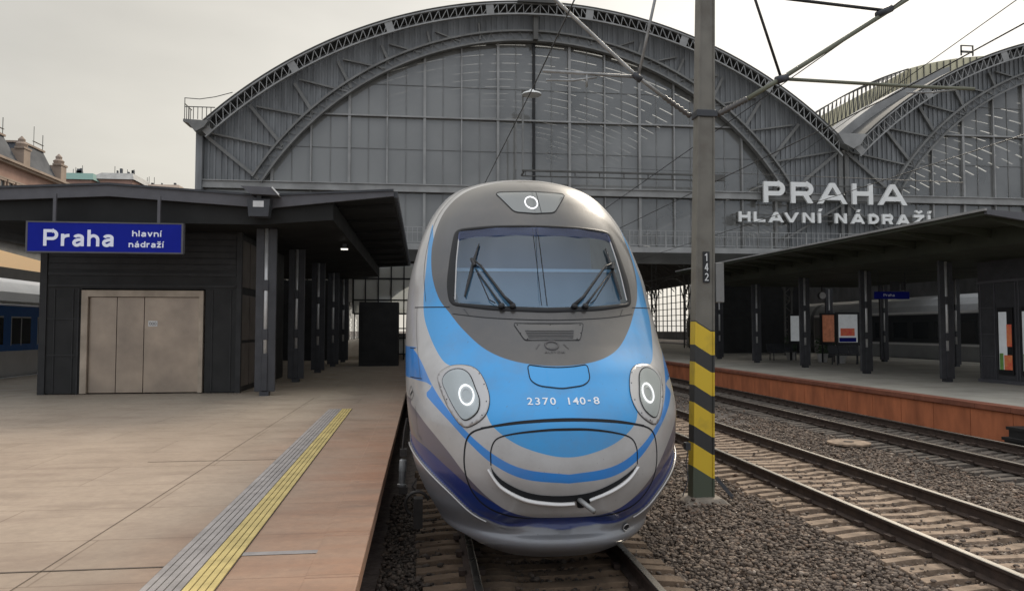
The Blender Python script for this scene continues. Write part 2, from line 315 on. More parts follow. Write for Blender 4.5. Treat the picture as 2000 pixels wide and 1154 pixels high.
# ---------------------------------------------------------------- ground, platforms
g=MB(); g.add([(-600,-60,-.285),(600,-60,-.285),(600,900,-.285),(-600,900,-.285)],[(0,1,2,3)]); tag(g.build('ground',M['ballast']),kind='structure')
def scatter_stones():
    # loose ballast stones, thinner with distance: one object, nobody could count them
    t=(1+5**.5)/2
    ico=np.array([(-1,t,0),(1,t,0),(-1,-t,0),(1,-t,0),(0,-1,t),(0,1,t),(0,-1,-t),(0,1,-t),(t,0,-1),(t,0,1),(-t,0,-1),(-t,0,1)])/math.hypot(1,t)
    tri=np.array([(0,11,5),(0,5,1),(0,1,7),(0,7,10),(0,10,11),(1,5,9),(5,11,4),(11,10,2),(10,7,6),(7,1,8),(3,9,4),(3,4,2),(3,2,6),(3,6,8),(3,8,9),(4,9,5),(2,4,11),(6,2,10),(8,6,7),(9,8,1)])
    P=[]
    for (x0,x1,y0,y1,n) in ((-.4,9.2,5.2,11,58000),(1.5,9.3,11,18,22000),(3,12,18,34,10000),(8.5,11.9,9,20,8000)):
        a=np.stack([RNG.uniform(x0,x1,n),RNG.uniform(y0,y1,n)],-1); P.append(a)
    P=np.concatenate(P); n=len(P)
    s=.012+.026*RNG.uniform(0,1,n)**1.8*(1+.035*np.maximum(P[:,1]-8,0))
    V=ico[None]*RNG.uniform(.75,1.25,(n,12,1))*s[:,None,None]*RNG.uniform(.55,1.2,(n,1,3))
    a=RNG.uniform(0,2*math.pi,n); ca,sa=np.cos(a)[:,None],np.sin(a)[:,None]
    x=V[...,0]*ca-V[...,1]*sa; y=V[...,0]*sa+V[...,1]*ca
    z=V[...,2]*.7-.258+RNG.uniform(-.01,.034,n)[:,None]+.05*(RNG.uniform(0,1,n)<.035)[:,None]
    V=np.stack([x+P[:,0:1],y+P[:,1:2],z],-1).reshape(-1,3)
    T=(tri[None]+12*np.arange(n)[:,None,None]).reshape(-1,3)
    me=bpy.data.meshes.new('ballast_stones'); me.vertices.add(len(V)); me.vertices.foreach_set('co',V.ravel().astype('f'))
    me.loops.add(len(T)*3); me.loops.foreach_set('vertex_index',T.ravel().astype('i')); me.polygons.add(len(T)); me.polygons.foreach_set('loop_start',np.arange(0,len(T)*3,3,dtype='i'))
    me.polygons.foreach_set('loop_total',np.full(len(T),3,dtype='i')); me.update(); me.validate()
    m=bpy.data.materials.new('stone'); m.use_nodes=True; N=m.node_tree.nodes; L=m.node_tree.links; b=N['Principled BSDF']; b.inputs['Roughness'].default_value=.9
    gi=N.new('ShaderNodeNewGeometry'); cr=N.new('ShaderNodeValToRGB'); L.new(gi.outputs['Random Per Island'],cr.inputs[0])
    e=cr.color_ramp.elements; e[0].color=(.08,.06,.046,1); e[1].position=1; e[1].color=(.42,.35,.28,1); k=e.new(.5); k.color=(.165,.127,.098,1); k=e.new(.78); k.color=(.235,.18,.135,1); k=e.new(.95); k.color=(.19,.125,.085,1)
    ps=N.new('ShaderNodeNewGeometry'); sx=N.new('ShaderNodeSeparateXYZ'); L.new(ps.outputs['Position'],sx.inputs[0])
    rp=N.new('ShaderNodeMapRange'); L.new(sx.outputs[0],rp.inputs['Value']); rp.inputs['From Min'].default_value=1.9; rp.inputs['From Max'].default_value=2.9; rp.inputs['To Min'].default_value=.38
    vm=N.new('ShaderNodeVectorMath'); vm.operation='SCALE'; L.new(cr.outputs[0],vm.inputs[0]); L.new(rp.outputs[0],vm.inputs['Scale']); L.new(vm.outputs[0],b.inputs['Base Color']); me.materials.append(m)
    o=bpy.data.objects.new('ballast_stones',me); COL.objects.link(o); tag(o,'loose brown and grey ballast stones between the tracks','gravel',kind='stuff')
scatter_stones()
PZ=.55; PL=-.45; PR=12.05
p=MB(); p.add([(-13.75,-30,PZ),(PL-.02,-30,PZ),(PL-.02,250,PZ),(-13.75,250,PZ)],[(0,1,2,3)]); tag(p.build('platform',M['platform']),kind='structure')
p=MB(); p.add([(PR,-30,PZ),(27,-30,PZ),(27,250,PZ),(PR,250,PZ)],[(0,1,2,3)]); tag(p.build('platform',M['platform_far']),kind='structure')
def platform_wall(x,sgn,lab,y1=250,y0=-10):
    t=empty('platform_wall',(x,0,-.30)); tag(t,lab,'platform wall')
    w=MB(); y=y0; wx=(0,.12) if sgn>0 else (-.34,-.22)
    while y<y1:
        w.box(*wx,y+.006,y+1.19,0,.73); y+=1.2
        if y>70: w.box(*wx,y,y1,0,.73); break
    w.build('wall',M['terracotta'],t)
    c=MB(); y=y0; a,b_=sorted((-.05*sgn,(.32 if sgn>0 else .30)*sgn)) if True else None
    while y<min(y1,90): c.box(a,b_,y+.004,y+.996,.74,.856); y+=1.0
    c.build('coping',M['coping' if sgn>0 else 'platform'],t,bevel=.008)
    return t
platform_wall(PL,-1,'orange brown platform edge wall beside the blue train')
platform_wall(PR,1,'terracotta wall of the platform under the right canopy')
e=MB(); e.box(-13.9,-13.6,-10,200,-.2,.556); tag(e.build('platform_kerb',M['white']),'white painted edge kerb in front of the blue and white coach','kerb')
# tactile guide strip: grey and yellow ribs with dark gaps
t=empty('guide_strip',(.05,0,PZ),.013); tag(t,'ribbed grey and yellow tactile guide strip along the platform edge','guide strip')
M['strip_grey']=mat('strip_grey',(.33,.30,.28),.6,noise=.3,nscale=5); M['strip_yellow']=mat('strip_yellow',(.58,.45,.17),.6,noise=.3,nscale=4); M['strip_gap']=mat('strip_gap',(.05,.04,.035),.8)
M['joint']=mat('joint_dirt',(.13,.10,.075),.9)
b=MB(); b.box(-1.71,-1.245,-2,15.4,.002,.006); b.build('base',M['strip_gap'],t)
for nm,mt,x0,n,w in (('grey_ribs','strip_grey',-1.705,5,.0515),('yellow_ribs','strip_yellow',-1.447,4,.050)):
    b=MB()
    for k in range(n):
        y=-2.
        while y<15.3:
            b.box(x0+k*w+.005,x0+(k+1)*w-.004,y+.003,min(y+3.2,15.35),.006,.014); y+=3.2
    b.build(nm,M[mt],t)
b=MB(); b.box(-2.515,-2.508,-5,18,.5535,.5545); tag(b.build('expansion_joint',M['joint']),'thin dark joint line running along the platform paving','joint')
b=MB(); b.box(-3.3,-1.72,9.55,9.565,.5535,.5545); tag(b.build('paving_joint',M['joint']),'short dark joint across the paving left of the guide strip','joint')
b=MB(); b.box(-7,-1.72,5.35,5.37,.5535,.5545); tag(b.build('paving_joint',M['joint']),'long dark joint across the paving at the bottom left','joint')
b=MB(); b.box(-1.27,-.48,5.55,5.63,.5535,.5545); tag(b.build('crossing_line',M['strip_grey']),'pale line across the paving between yellow strip and platform edge','line')

# ---------------------------------------------------------------- tracks
def sleeper_mesh():
    prof=[(-1.28,-.10),(-1.27,-.03),(-.98,-.005),(-.5,-.005),(-.32,-.03),(.32,-.03),(.5,-.005),(.98,-.005),(1.27,-.03),(1.28,-.10)]
    b=MB(); n=len(prof); vs=[]
    for x,z in prof: vs+=[(x,-.10,-.12),(x,-.072,z),(x,.072,z),(x,.10,-.12)]
    fs=[(4*i+j,4*i+4+j,4*i+5+j,4*i+1+j) for i in range(n-1) for j in range(3)]+[(0,1,2,3),(4*n-1,4*n-2,4*n-3,4*n-4)]
    b.add(vs,fs); o=b.build('sleeper',M['concrete_sleeper'],None,bevel=.012); return o
proto_sleeper=sleeper_mesh()
def rail(x,y0,y1,parent):
    prof=[(-.07,-.17),(.07,-.17),(.07,-.158),(.012,-.14),(.01,-.045),(.036,-.035),(.036,-.006),(-.036,-.006),(-.036,-.035),(-.01,-.045),(-.012,-.14),(-.07,-.158)]
    b=MB(); b.prism([(x+a,c) for a,c in prof],'y',y0,y1); r=b.build('rail',M['rail_rust'],parent)
    b=MB(); b.prism([(x-.036,-.0055),(x-.029,0),(x+.029,0),(x+.036,-.0055)],'y',y0,y1); b.build('running_surface',M['rail_top'],r)
    b=MB(); y=math.ceil(y0/.6)*.6
    while y<min(y1,60):
        for s in(-1,1): b.box(x+s*.095-.03,x+s*.095+.03,y-.06,y+.06,-.168,-.12)
        y+=.6
    tag(b.build('fastenings',M['rail_rust'],r),kind='stuff')
first=[True]
def track(x,y0,y1,n,lab,rot=0,smat=None):
    own=proto_sleeper.data.copy(); own.materials[0]=smat
    t=empty('railway_track',(x,0,0),rot); tag(t,lab,'railway track',)
    b=MB(); y=math.ceil(y0/.3)*.3+n*.3
    while y<min(y1,75) and n>50: b.box(-1.27,1.27,y-.075,y+.075,-.27,-.17); y+=.3
    if b.v: tag(b.build('sleepers_far',smat,t),kind='stuff')
    for s in(-.7525,.7525): rail(s,y0,y1,t)
    for k in range(n):
        o=proto_sleeper if first[0] else proto_sleeper.copy()
        o.data=own
        if not first[0]: COL.objects.link(o)
        first[0]=False
        o.parent=t; o.location=(random.uniform(-.045,.045),math.ceil(y0/.3)*.3+k*.3+random.uniform(-.02,.02),-.172+random.uniform(-.014,.004)); o.rotation_euler=(random.uniform(-.05,.05),random.uniform(-.004,.004),random.uniform(-.022,.022)); o.scale=(random.uniform(.96,1.03),random.uniform(.8,1.12),1)
    return t
track(1.235,4.5,60,30,'track with the blue train standing on it',smat=M['sleeper_dark'])
track(5.97,4.2,200,98,'middle track with shiny rails right of the striped mast',-.006,M['concrete_sleeper'])
track(10.3,8.1,200,90,'dull track beside the terracotta platform wall',-.003,M['sleeper_dull'])

# ================================================================= TRAIN
def pchip(xs,ys):
    xs=np.array(xs,float);ys=np.array(ys,float);h=np.diff(xs);dl=np.diff(ys)/h;m=np.zeros(len(xs))
    for i in range(1,len(xs)-1):
        if dl[i-1]*dl[i]>0:
            a=2*h[i]+h[i-1];b=h[i]+2*h[i-1];m[i]=(a+b)/(a/dl[i-1]+b/dl[i])
    m[0]=dl[0];m[-1]=dl[-1]
    def g(x):
        x=np.clip(np.asarray(x,float),xs[0],xs[-1]);i=np.clip(np.searchsorted(xs,x)-1,0,len(h)-1);t=(x-xs[i])/h[i]
        return (2*t**3-3*t**2+1)*ys[i]+(t**3-2*t**2+t)*h[i]*m[i]+(-2*t**3+3*t**2)*ys[i+1]+(t**3-t**2)*h[i]*m[i+1]
    return g
TX=1.235
YC=pchip([.13,.30,.36,.6,.9,1.29,1.73,2.02,2.38,2.8,3.26,3.53,3.8,3.95,4.02,4.05],[6.70,6.46,6.5,6.32,6.22,6.27,6.62,6.95,7.3,7.6,7.95,8.2,8.52,8.85,9.15,9.6])
WW=pchip([.13,.25,.5,.9,1.3,1.7,2.2,2.6,3.0,3.4,3.7,3.9,4.0,4.05],[.88,.99,1.145,1.305,1.375,1.41,1.42,1.40,1.32,1.19,1.02,.82,.58,.24])
LL=pchip([.13,.9,1.6,2.4,3.2,4.05],[1.25,1.5,1.5,1.35,1.1,.8])
skirt_line=pchip([0,.46,.82,1.15,1.53,2.0,2.8,9],[.39,.432,.535,.725,.88,1.0,1.08,1.1])
ZT=np.concatenate([np.linspace(.12,3.9,330),4.05-.15*np.linspace(1,0,60)[1:]**1.7]); ST=np.linspace(0,3.2,560)
def build_table():
    T=np.zeros((len(ZT),len(ST),3)); q=np.sin(np.linspace(0,1,200)*math.pi/2)**(2/2.3); q=np.clip(q,0,1)
    for i,z in enumerate(ZT):
        W=float(WW(z));L_=float(LL(z));x=W*q;y=float(YC(z))+L_*(1-np.sqrt(np.clip(1-q**2.3,0,1)))
        c=np.concatenate([[0],np.cumsum(np.hypot(np.diff(x),np.diff(y)))])
        T[i,:,0]=np.interp(ST,c,x);T[i,:,1]=np.interp(ST,c,y)+np.maximum(ST-c[-1],0);T[i,:,2]=z
    return T
TAB=build_table()
def raw(s,z):
    "vectorised surface lookup without relief"
    s=np.asarray(s,float);z=np.asarray(z,float);a=np.abs(s);ex=np.maximum(a-3.19,0);a=np.minimum(a,3.19)
    fs=a/ST[1];j=np.clip(fs.astype(int),0,len(ST)-2);u=(fs-j)[...,None]
    i=np.clip(np.searchsorted(ZT,z)-1,0,len(ZT)-2);v=np.clip((z-ZT[i])/(ZT[i+1]-ZT[i]),-.5,1.5)[...,None]
    P=(TAB[i,j]*(1-u)+TAB[i,j+1]*u)*(1-v)+(TAB[i+1,j]*(1-u)+TAB[i+1,j+1]*u)*v
    P=P.copy();P[...,1]+=ex;P[...,0]=np.where(s<0,-P[...,0],P[...,0]);return P
def nrm(s,z):
    h=.012;ds=raw(s+h,z)-raw(s-h,z);dz=raw(s,np.minimum(z+h,4.049))-raw(s,z-h);n=np.cross(ds,dz);n/=np.linalg.norm(n,axis=-1,keepdims=True)+1e-9
    return np.where(n[...,1:2]>0,n*np.where(np.abs(n[...,1:2])>.3,-1,1),n)
def relief(s,z):
    d=skirt_line(np.abs(s))-z; t=np.clip(d/.012+.5,0,1); t=t*t*(3-2*t)
    return .022*t-.085*np.exp(-((z-.45)/.06)**2)*np.exp(-(s/.40)**4)
def S(s,z,off=0.):
    s=np.asarray(s,float);z=np.asarray(z,float)
    P=raw(s,z)+nrm(s,z)*(relief(s,z)+off)[...,None]; P[...,0]+=0; return P
def catmull(pts,n=8,closed=True):
    P=np.array(pts,float);m=len(P);out=[]
    rng=range(m) if closed else range(m-1)
    for i in rng:
        p0=P[(i-1)%m] if closed or i>0 else 2*P[0]-P[1];p1=P[i];p2=P[(i+1)%m];p3=P[(i+2)%m] if closed or i+2<m else 2*P[-1]-P[-2]
        for t in np.linspace(0,1,n,endpoint=False): out.append(.5*((2*p1)+(-p0+p2)*t+(2*p0-5*p1+4*p2-p3)*t*t+(-p0+3*p1-3*p2+p3)*t**3))
    if not closed: out.append(P[-1])
    return np.array(out)
def rounded(pts,r=.03,n=5):
    "polygon with rounded corners"
    P=np.array(pts,float);m=len(P);out=[]
    for i in range(m):
        a,b,c=P[i-1],P[i],P[(i+1)%m];u=(a-b);v=(c-b);lu,lv=np.linalg.norm(u),np.linalg.norm(v);k=min(r,lu*.45,lv*.45)
        s0=b+u/lu*k;s1=b+v/lv*k
        for t in np.linspace(0,1,n): out.append((1-t)**2*s0+2*t*(1-t)*b+t*t*s1)
    return np.array(out)
def mirror(h): return [tuple(p) for p in h]+[(-a,b) for a,b in reversed(h) if abs(a)>1e-6]
def inside(P,poly):
    x,y=P[...,0],P[...,1];c=np.zeros(x.shape,bool);n=len(poly)
    for i in range(n):
        x1,y1=poly[i-1];x2,y2=poly[i]
        if y1==y2: continue
        c^=((y1>y)!=(y2>y))&(x<(x2-x1)*(y-y1)/(y2-y1)+x1)
    return c
def sdf(P,poly):
    d=np.full(P.shape[:-1],1e9);n=len(poly)
    for i in range(n):
        a=poly[i-1];b=poly[i];ab=b-a;L2=max(ab@ab,1e-12);t=np.clip(((P-a)@ab)/L2,0,1);q=P-a-t[...,None]*ab;d=np.minimum(d,(q**2).sum(-1))
    d=np.sqrt(d);return np.where(inside(P,poly),-d,d)
TRAIN=empty('high_speed_train',(TX,0,0)); tag(TRAIN,'blue and silver high speed train with rounded nose standing at the platform','train')
def surf_obj(name,P,faces,m,parent,smooth=True):
    me=bpy.data.meshes.new(name); me.from_pydata([tuple(map(float,p)) for p in P],[],[tuple(map(int,f)) for f in faces]); me.update()
    if smooth: me.shade_smooth()
    me.materials.append(m); o=bpy.data.objects.new(name,me); COL.objects.link(o); o.parent=parent; return o
def patch(name,poly,off,m,parent,step=.04,thick=0):
    poly=np.array(poly,float);lo=poly.min(0);hi=poly.max(0)
    gx,gz=np.meshgrid(np.arange(lo[0]+step/2,hi[0],step),np.arange(lo[1]+step/2,hi[1],step));G=np.stack([gx.ravel(),gz.ravel()],-1)
    G=G[sdf(G,poly)<-step*.35];V=[Vector(p) for p in poly]+[Vector(p) for p in G];n=len(poly)
    r=delaunay_2d_cdt(V,[(i,(i+1)%n) for i in range(n)],[],1,1e-5);vs=np.array([tuple(v) for v in r[0]]);fs=r[2]
    P=S(vs[:,0],vs[:,1],off)
    N=nrm(vs[:,0],vs[:,1]);F=[]
    for f in fs:
        a,b,c=P[f[0]],P[f[1]],P[f[2]]
        F.append(tuple(f) if np.cross(b-a,c-a)@N[f[0]]>0 else tuple(reversed(f)))
    o=surf_obj(name,P,F,m,parent)
    if thick:
        s=o.modifiers.new('thick','SOLIDIFY'); s.thickness=thick; s.offset=-1
    return o
def resample(P,step,closed):
    P=np.array(P,float)
    if closed: P=np.vstack([P,P[:1]])
    d=np.concatenate([[0],np.cumsum(np.linalg.norm(np.diff(P,axis=0),axis=1))]);n=max(2,int(d[-1]/step));t=np.linspace(0,d[-1],n+1)
    R=np.stack([np.interp(t,d,P[:,0]),np.interp(t,d,P[:,1])],-1);return R[:-1] if closed else R
def ribbon(name,line,w,off,m,parent,closed=False,h=0.0,step=.03):
    "a raised strip (height h) following a line on the skin"
    R=resample(line,step,closed);n=len(R)
    T=np.roll(R,-1,0)-np.roll(R,1,0)
    if not closed: T[0]=R[1]-R[0];T[-1]=R[-1]-R[-2]
    T/=np.linalg.norm(T,axis=1,keepdims=True)+1e-9;Nn=np.stack([-T[:,1],T[:,0]],-1)
    w_=np.asarray(w)*np.ones(n) if np.ndim(w)==0 else np.interp(np.linspace(0,1,n),np.linspace(0,1,len(w)),w)
    A=R+Nn*w_[:,None]/2;B=R-Nn*w_[:,None]/2
    if h:
        a0=S(A[:,0],A[:,1],off-.004);a1=S(*(R+Nn*w_[:,None]*.32).T,off+h);b1=S(*(R-Nn*w_[:,None]*.32).T,off+h);b0=S(B[:,0],B[:,1],off-.004);rows=[a0,a1,b1,b0]
    else: rows=[S(A[:,0],A[:,1],off),S(B[:,0],B[:,1],off)]
    k=len(rows);P=np.concatenate(rows);F=[]
    for r_ in range(k-1):
        for i in range(n if closed else n-1): j=(i+1)%n;F.append((r_*n+i,r_*n+j,(r_+1)*n+j,(r_+1)*n+i))
    return surf_obj(name,P,F,m,parent,smooth=True)
# ---- livery outlines in skin coordinates (arc length from the centreline, height)
wind_h=[(0,3.262),(.45,3.256),(.89,3.232),(.935,2.9),(.972,2.432),(.5,2.39),(0,2.372)]
WIND=rounded(mirror(wind_h),.035)
gask_h=[(0,3.288),(.5,3.284),(.945,3.264),(1.01,2.98),(1.065,2.62),(1.035,2.405),(.55,2.345),(0,2.322)]
GASK=rounded(mirror(gask_h),.09)
mask_h=[(0,3.95),(.44,3.90),(.84,3.78),(1.15,3.53),(1.31,3.15),(1.30,2.80),(1.19,2.5),(1.04,2.33),(.88,2.155),(.65,1.965),(.37,1.86),(0,1.823)]
MASK=catmull(mirror(mask_h),6)
blue_h=[(0,2.3),(1.0,2.6),(1.22,2.95),(1.36,3.36),(1.405,3.30),(1.41,2.85),(1.45,2.38),(1.36,2.12),(1.17,1.87),(1.0,1.8),(.80,1.74),(.735,1.6),(.70,1.42),(.63,1.31),(.44,1.185),(.2,1.105),(0,1.078)]
BLUE=catmull(mirror(blue_h),5)
str_h=[(0,.937),(.38,.983),(.65,1.095),(.95,1.30),(1.3,1.60),(1.53,1.84),(1.72,1.95),(1.95,1.98),(6,1.98),(6,1.67),(1.75,1.67),(1.44,1.53),(1.13,1.355),(.9,1.186),(.66,1.015),(.38,.9),(0,.862)]
STRIPE=np.array(mirror([tuple(p) for p in catmull(str_h,5,closed=False)]))
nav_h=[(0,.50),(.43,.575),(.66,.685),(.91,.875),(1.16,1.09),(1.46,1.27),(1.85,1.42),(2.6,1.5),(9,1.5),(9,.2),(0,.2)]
FLANK_REFLECTION=np.array(mirror([tuple(p) for p in catmull(nav_h[:9],5,closed=False)]+nav_h[9:]))  # lavender zone: ground and platform reflection painted over the navy sides
nv2=[(0,.50),(.43,.575),(.66,.675),(.91,.80),(1.16,.93),(1.5,1.06),(1.9,1.12),(9,1.15),(9,.2),(0,.2)]
NAVY=np.array(mirror([tuple(p) for p in catmull(nv2[:7],5,closed=False)]+nv2[7:]))
COWL=rounded(mirror([(0,2.40),(.9,2.46),(1.06,2.40),(1.0,2.315),(.55,2.268),(0,2.248)]),.02)
def skin():
    ss=np.concatenate([-np.array([60,45,30,20,12,8,5.5,4.2,3.5,3.0]),np.linspace(-2.6,2.6,421),np.array([3.0,3.5,4.2,5.5,8,12,20,30,45,60])])
    vv=np.concatenate([np.linspace(0,1,300)[:-8],1-(np.linspace(1,0,26)**1.6)*(7.5/299)])
    A=np.abs(ss);tt=np.clip((A-.35)/.75,0,1);zmin=.145+.15*tt*tt*(3-2*tt)+.25*np.clip((A-2.2)/1,0,1)
    s,v=np.meshgrid(ss,vv);z=zmin[None]+(4.047-zmin[None])*v
    P=S(s,z);nr,nc=s.shape
    idx=np.arange(nr*nc).reshape(nr,nc);F=np.stack([idx[:-1,:-1],idx[:-1,1:],idx[1:,1:],idx[1:,:-1]],-1).reshape(-1,4)
    SZ=np.stack([s.ravel(),z.ravel()],-1)
    hole=inside(SZ,np.array(rounded(mirror([(a*1.012,b+(.012 if b>2.8 else -.012)) for a,b in wind_h]),.035)))
    ok=~hole[F].all(1);F=F[ok]
    me=bpy.data.meshes.new('body'); me.from_pydata(P.reshape(-1,3).tolist(),[],F.tolist()); me.update(); me.shade_smooth()
    near=np.abs(SZ[:,0])<7
    for nm,poly in(('blue',BLUE),('mask',MASK),('stripe',STRIPE),('navy',NAVY),('flank_reflection',FLANK_REFLECTION),('cowl',COWL)):
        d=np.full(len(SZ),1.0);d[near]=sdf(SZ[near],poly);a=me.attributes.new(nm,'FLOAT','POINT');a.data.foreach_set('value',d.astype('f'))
    sk=(skirt_line(np.abs(SZ[:,0]))-SZ[:,1]);a=me.attributes.new('skirt','FLOAT','POINT');a.data.foreach_set('value',(-sk).astype('f'))
    m=bpy.data.materials.new('train_livery'); m.use_nodes=True; nt=m.node_tree; N=nt.nodes; L=nt.links; b=N['Principled BSDF']
    tc=N.new('ShaderNodeTexCoord'); n=N.new('ShaderNodeTexNoise'); n.inputs['Scale'].default_value=1.6; n.inputs['Detail'].default_value=7; n.inputs['Roughness'].default_value=.65; L.new(tc.outputs['Object'],n.inputs['Vector'])
    def col(prev,att,c,soft=.003):
        a=N.new('ShaderNodeAttribute'); a.attribute_name=att; r=N.new('ShaderNodeMapRange'); L.new(a.outputs['Fac'],r.inputs['Value']); r.inputs['From Min'].default_value=soft; r.inputs['From Max'].default_value=-soft
        x=N.new('ShaderNodeMix'); x.data_type='RGBA'; L.new(r.outputs[0],x.inputs['Factor'])
        if isinstance(prev,tuple): x.inputs['A'].default_value=(*prev,1)
        else: L.new(prev,x.inputs['A'])
        x.inputs['B'].default_value=(*c,1); return x.outputs['Result'],r.outputs[0]
    c,_=col((.43,.42,.405),'flank_reflection',(.125,.112,.145)); c,_=col(c,'navy',(.010,.036,.19)); c,_=col(c,'stripe',(.012,.21,.60)); c,_=col(c,'blue',(.012,.27,.60)); c,fm=col(c,'mask',(.042,.040,.039)); c,_=col(c,'cowl',(.022,.020,.019)); c,_=col(c,'skirt',(.23,.24,.255))
    dirt=N.new('ShaderNodeMapRange'); L.new(n.outputs['Fac'],dirt.inputs['Value']); dirt.inputs['From Min'].default_value=.42; dirt.inputs['From Max'].default_value=.75; dirt.inputs['To Max'].default_value=.35
    x=N.new('ShaderNodeMix'); x.data_type='RGBA'; L.new(dirt.outputs[0],x.inputs['Factor']); L.new(c,x.inputs['A']); x.inputs['B'].default_value=(.14,.115,.09,1); L.new(x.outputs['Result'],b.inputs['Base Color'])
    n2=N.new('ShaderNodeTexNoise'); n2.inputs['Scale'].default_value=38; n2.inputs['Detail'].default_value=3; L.new(tc.outputs['Object'],n2.inputs['Vector'])
    r2=N.new('ShaderNodeMapRange'); L.new(n2.outputs['Fac'],r2.inputs['Value']); r2.inputs['From Min'].default_value=.70; r2.inputs['From Max'].default_value=.76; r2.inputs['To Max'].default_value=.6
    x2=N.new('ShaderNodeMix'); x2.data_type='RGBA'; L.new(r2.outputs[0],x2.inputs['Factor']); L.new(x.outputs['Result'],x2.inputs['A']); x2.inputs['B'].default_value=(.06,.05,.04,1); L.new(x2.outputs['Result'],b.inputs['Base Color'])
    b.inputs['Metallic'].default_value=.15; b.inputs['Coat Weight'].default_value=.65; b.inputs['Coat Roughness'].default_value=.13
    rr=N.new('ShaderNodeMapRange'); L.new(n.outputs['Fac'],rr.inputs['Value']); rr.inputs['To Min'].default_value=.34; rr.inputs['To Max'].default_value=.55; L.new(rr.outputs[0],b.inputs['Roughness'])
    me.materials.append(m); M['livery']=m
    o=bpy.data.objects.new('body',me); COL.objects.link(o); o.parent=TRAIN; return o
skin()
# windshield, its gasket and the cab behind it
M['windshield']=glass_mat('windshield_glass',(.58,.80,.98),.86,.085,(.01,.03,.05),rough=.02)
M['tint']=glass_mat('tint_band',(.22,.27,.55),.7,.05,(.02,.03,.09),rough=.02)
ws=patch('windshield',WIND,.004,M['windshield'],TRAIN,step=.03)
patch('tint_band',rounded(mirror([(0,3.255),(.45,3.25),(.885,3.225),(.895,3.13),(.45,3.155),(0,3.16)]),.01),.016,M['tint'],ws,step=.03)
ribbon('pane_divider',[(-.055,3.25),(-.055,2.39)],.007,.007,M['seam'],ws); ribbon('pane_divider',[(.0,3.25),(.0,2.39)],.010,.007,M['seam'],ws)
for s in(-1,1): ribbon('pane_trim',[(s*.885,3.2),(s*.925,2.9),(s*.957,2.46)],.016,.006,M['silver'],ws,h=.004)
def ring_between(name,outer,inner,off,m,parent):
    P=np.array(outer);Q=np.array(inner);n=240
    def rs(P):
        c=P.mean(0);a=np.arctan2(P[:,1]-c[1],P[:,0]-c[0]);out=[]
        for t in np.linspace(-math.pi,math.pi,n,endpoint=False):
            d=np.array([math.cos(t),math.sin(t)]);best=0
            for i in range(len(P)):
                p,q=P[i-1]-c,P[i]-c;e=q-p;den=d[0]*e[1]-d[1]*e[0]
                if abs(den)<1e-12: continue
                u=(p[0]*e[1]-p[1]*e[0])/den;v=(p[0]*d[1]-p[1]*d[0])/den
                if -1e-6<=v<=1+1e-6 and u>best: best=u
            out.append(c+d*best)
        return np.array(out)
    A=rs(P);B=rs(Q);rows=[S(*(A*(1-k)+B*k).T,off*(1 if 0<k<1 else .3)) for k in(0,.15,.5,.85,1)];R=np.concatenate(rows)
    F=[(r*n+i,r*n+(i+1)%n,(r+1)*n+(i+1)%n,(r+1)*n+i) for r in range(4) for i in range(n)]
    return surf_obj(name,R,F,m,parent)
M['gasket']=mat('gasket',(.012,.012,.013),.5,spec=.25)
ring_between('windshield_gasket',GASK,WIND,.012,M['gasket'],TRAIN)
M['mask_paint']=mat('mask_paint',(.035,.033,.032),.5,spec=.25)
for zz in(((-1.0,2.315),(-.55,2.268),(0,2.248),(.55,2.268),(1.0,2.315)),): ribbon('cowl_seam',catmull(zz,8,False),.007,.003,M['seam'],TRAIN)
for sg in(-1,1): ribbon('cowl_seam',[(sg*.86,2.365),(sg*.80,2.29)],.006,.003,M['seam'],TRAIN)
c=MB(); M['cab_panel']=mat('cab_panel',(.15,.18,.19),.6); M['cab_wall']=mat('cab_wall',(.62,.78,.90),.7)
c.add([(-.85,7.62,2.36),(.85,7.62,2.36),(.92,8.15,2.80),(-.92,8.15,2.80),(.92,9.0,2.82),(-.92,9.0,2.82)],[(0,1,2,3),(3,2,4,5)]); dash=c.build('dashboard',M['cab_panel'],TRAIN)
c=MB(); c.box(-.93,.93,8.13,8.17,2.795,2.83); c.build('dashboard_edge',M['white'],dash)
c=MB(); c.add([(-.95,9.2,2),(.95,9.2,2),(.85,9.2,3.55),(-.85,9.2,3.55)],[(0,1,2,3)]); c.build('cab_wall',M['cab_wall'],TRAIN)
# top lamp window
TOPL=rounded(mirror([(0,3.745),(.38,3.735),(.41,3.715),(.24,3.475),(.2,3.455),(0,3.44)]),.03)
M['lamp_glass']=mat('lamp_glass',(.16,.17,.165),.12,coat=.6); 
tl=patch('top_lamp_window',TOPL,.004,M['lamp_glass'],TRAIN,step=.03); ribbon('lamp_frame',TOPL,.010,.006,M['seam'],tl,closed=True)
ribbon('pane_divider',[(.06,3.74),(.075,3.44)],.006,.006,M['seam'],tl)
def circle(cx,cz,r,rz=None,n=40): return np.array([(cx+r*math.cos(2*math.pi*i/n),cz+(rz or r)*math.sin(2*math.pi*i/n)) for i in range(n)])
ribbon('light_ring',circle(-.02,3.585,.070,.080),.010,.008,M['led'],tl,closed=True,h=.003,step=.01)
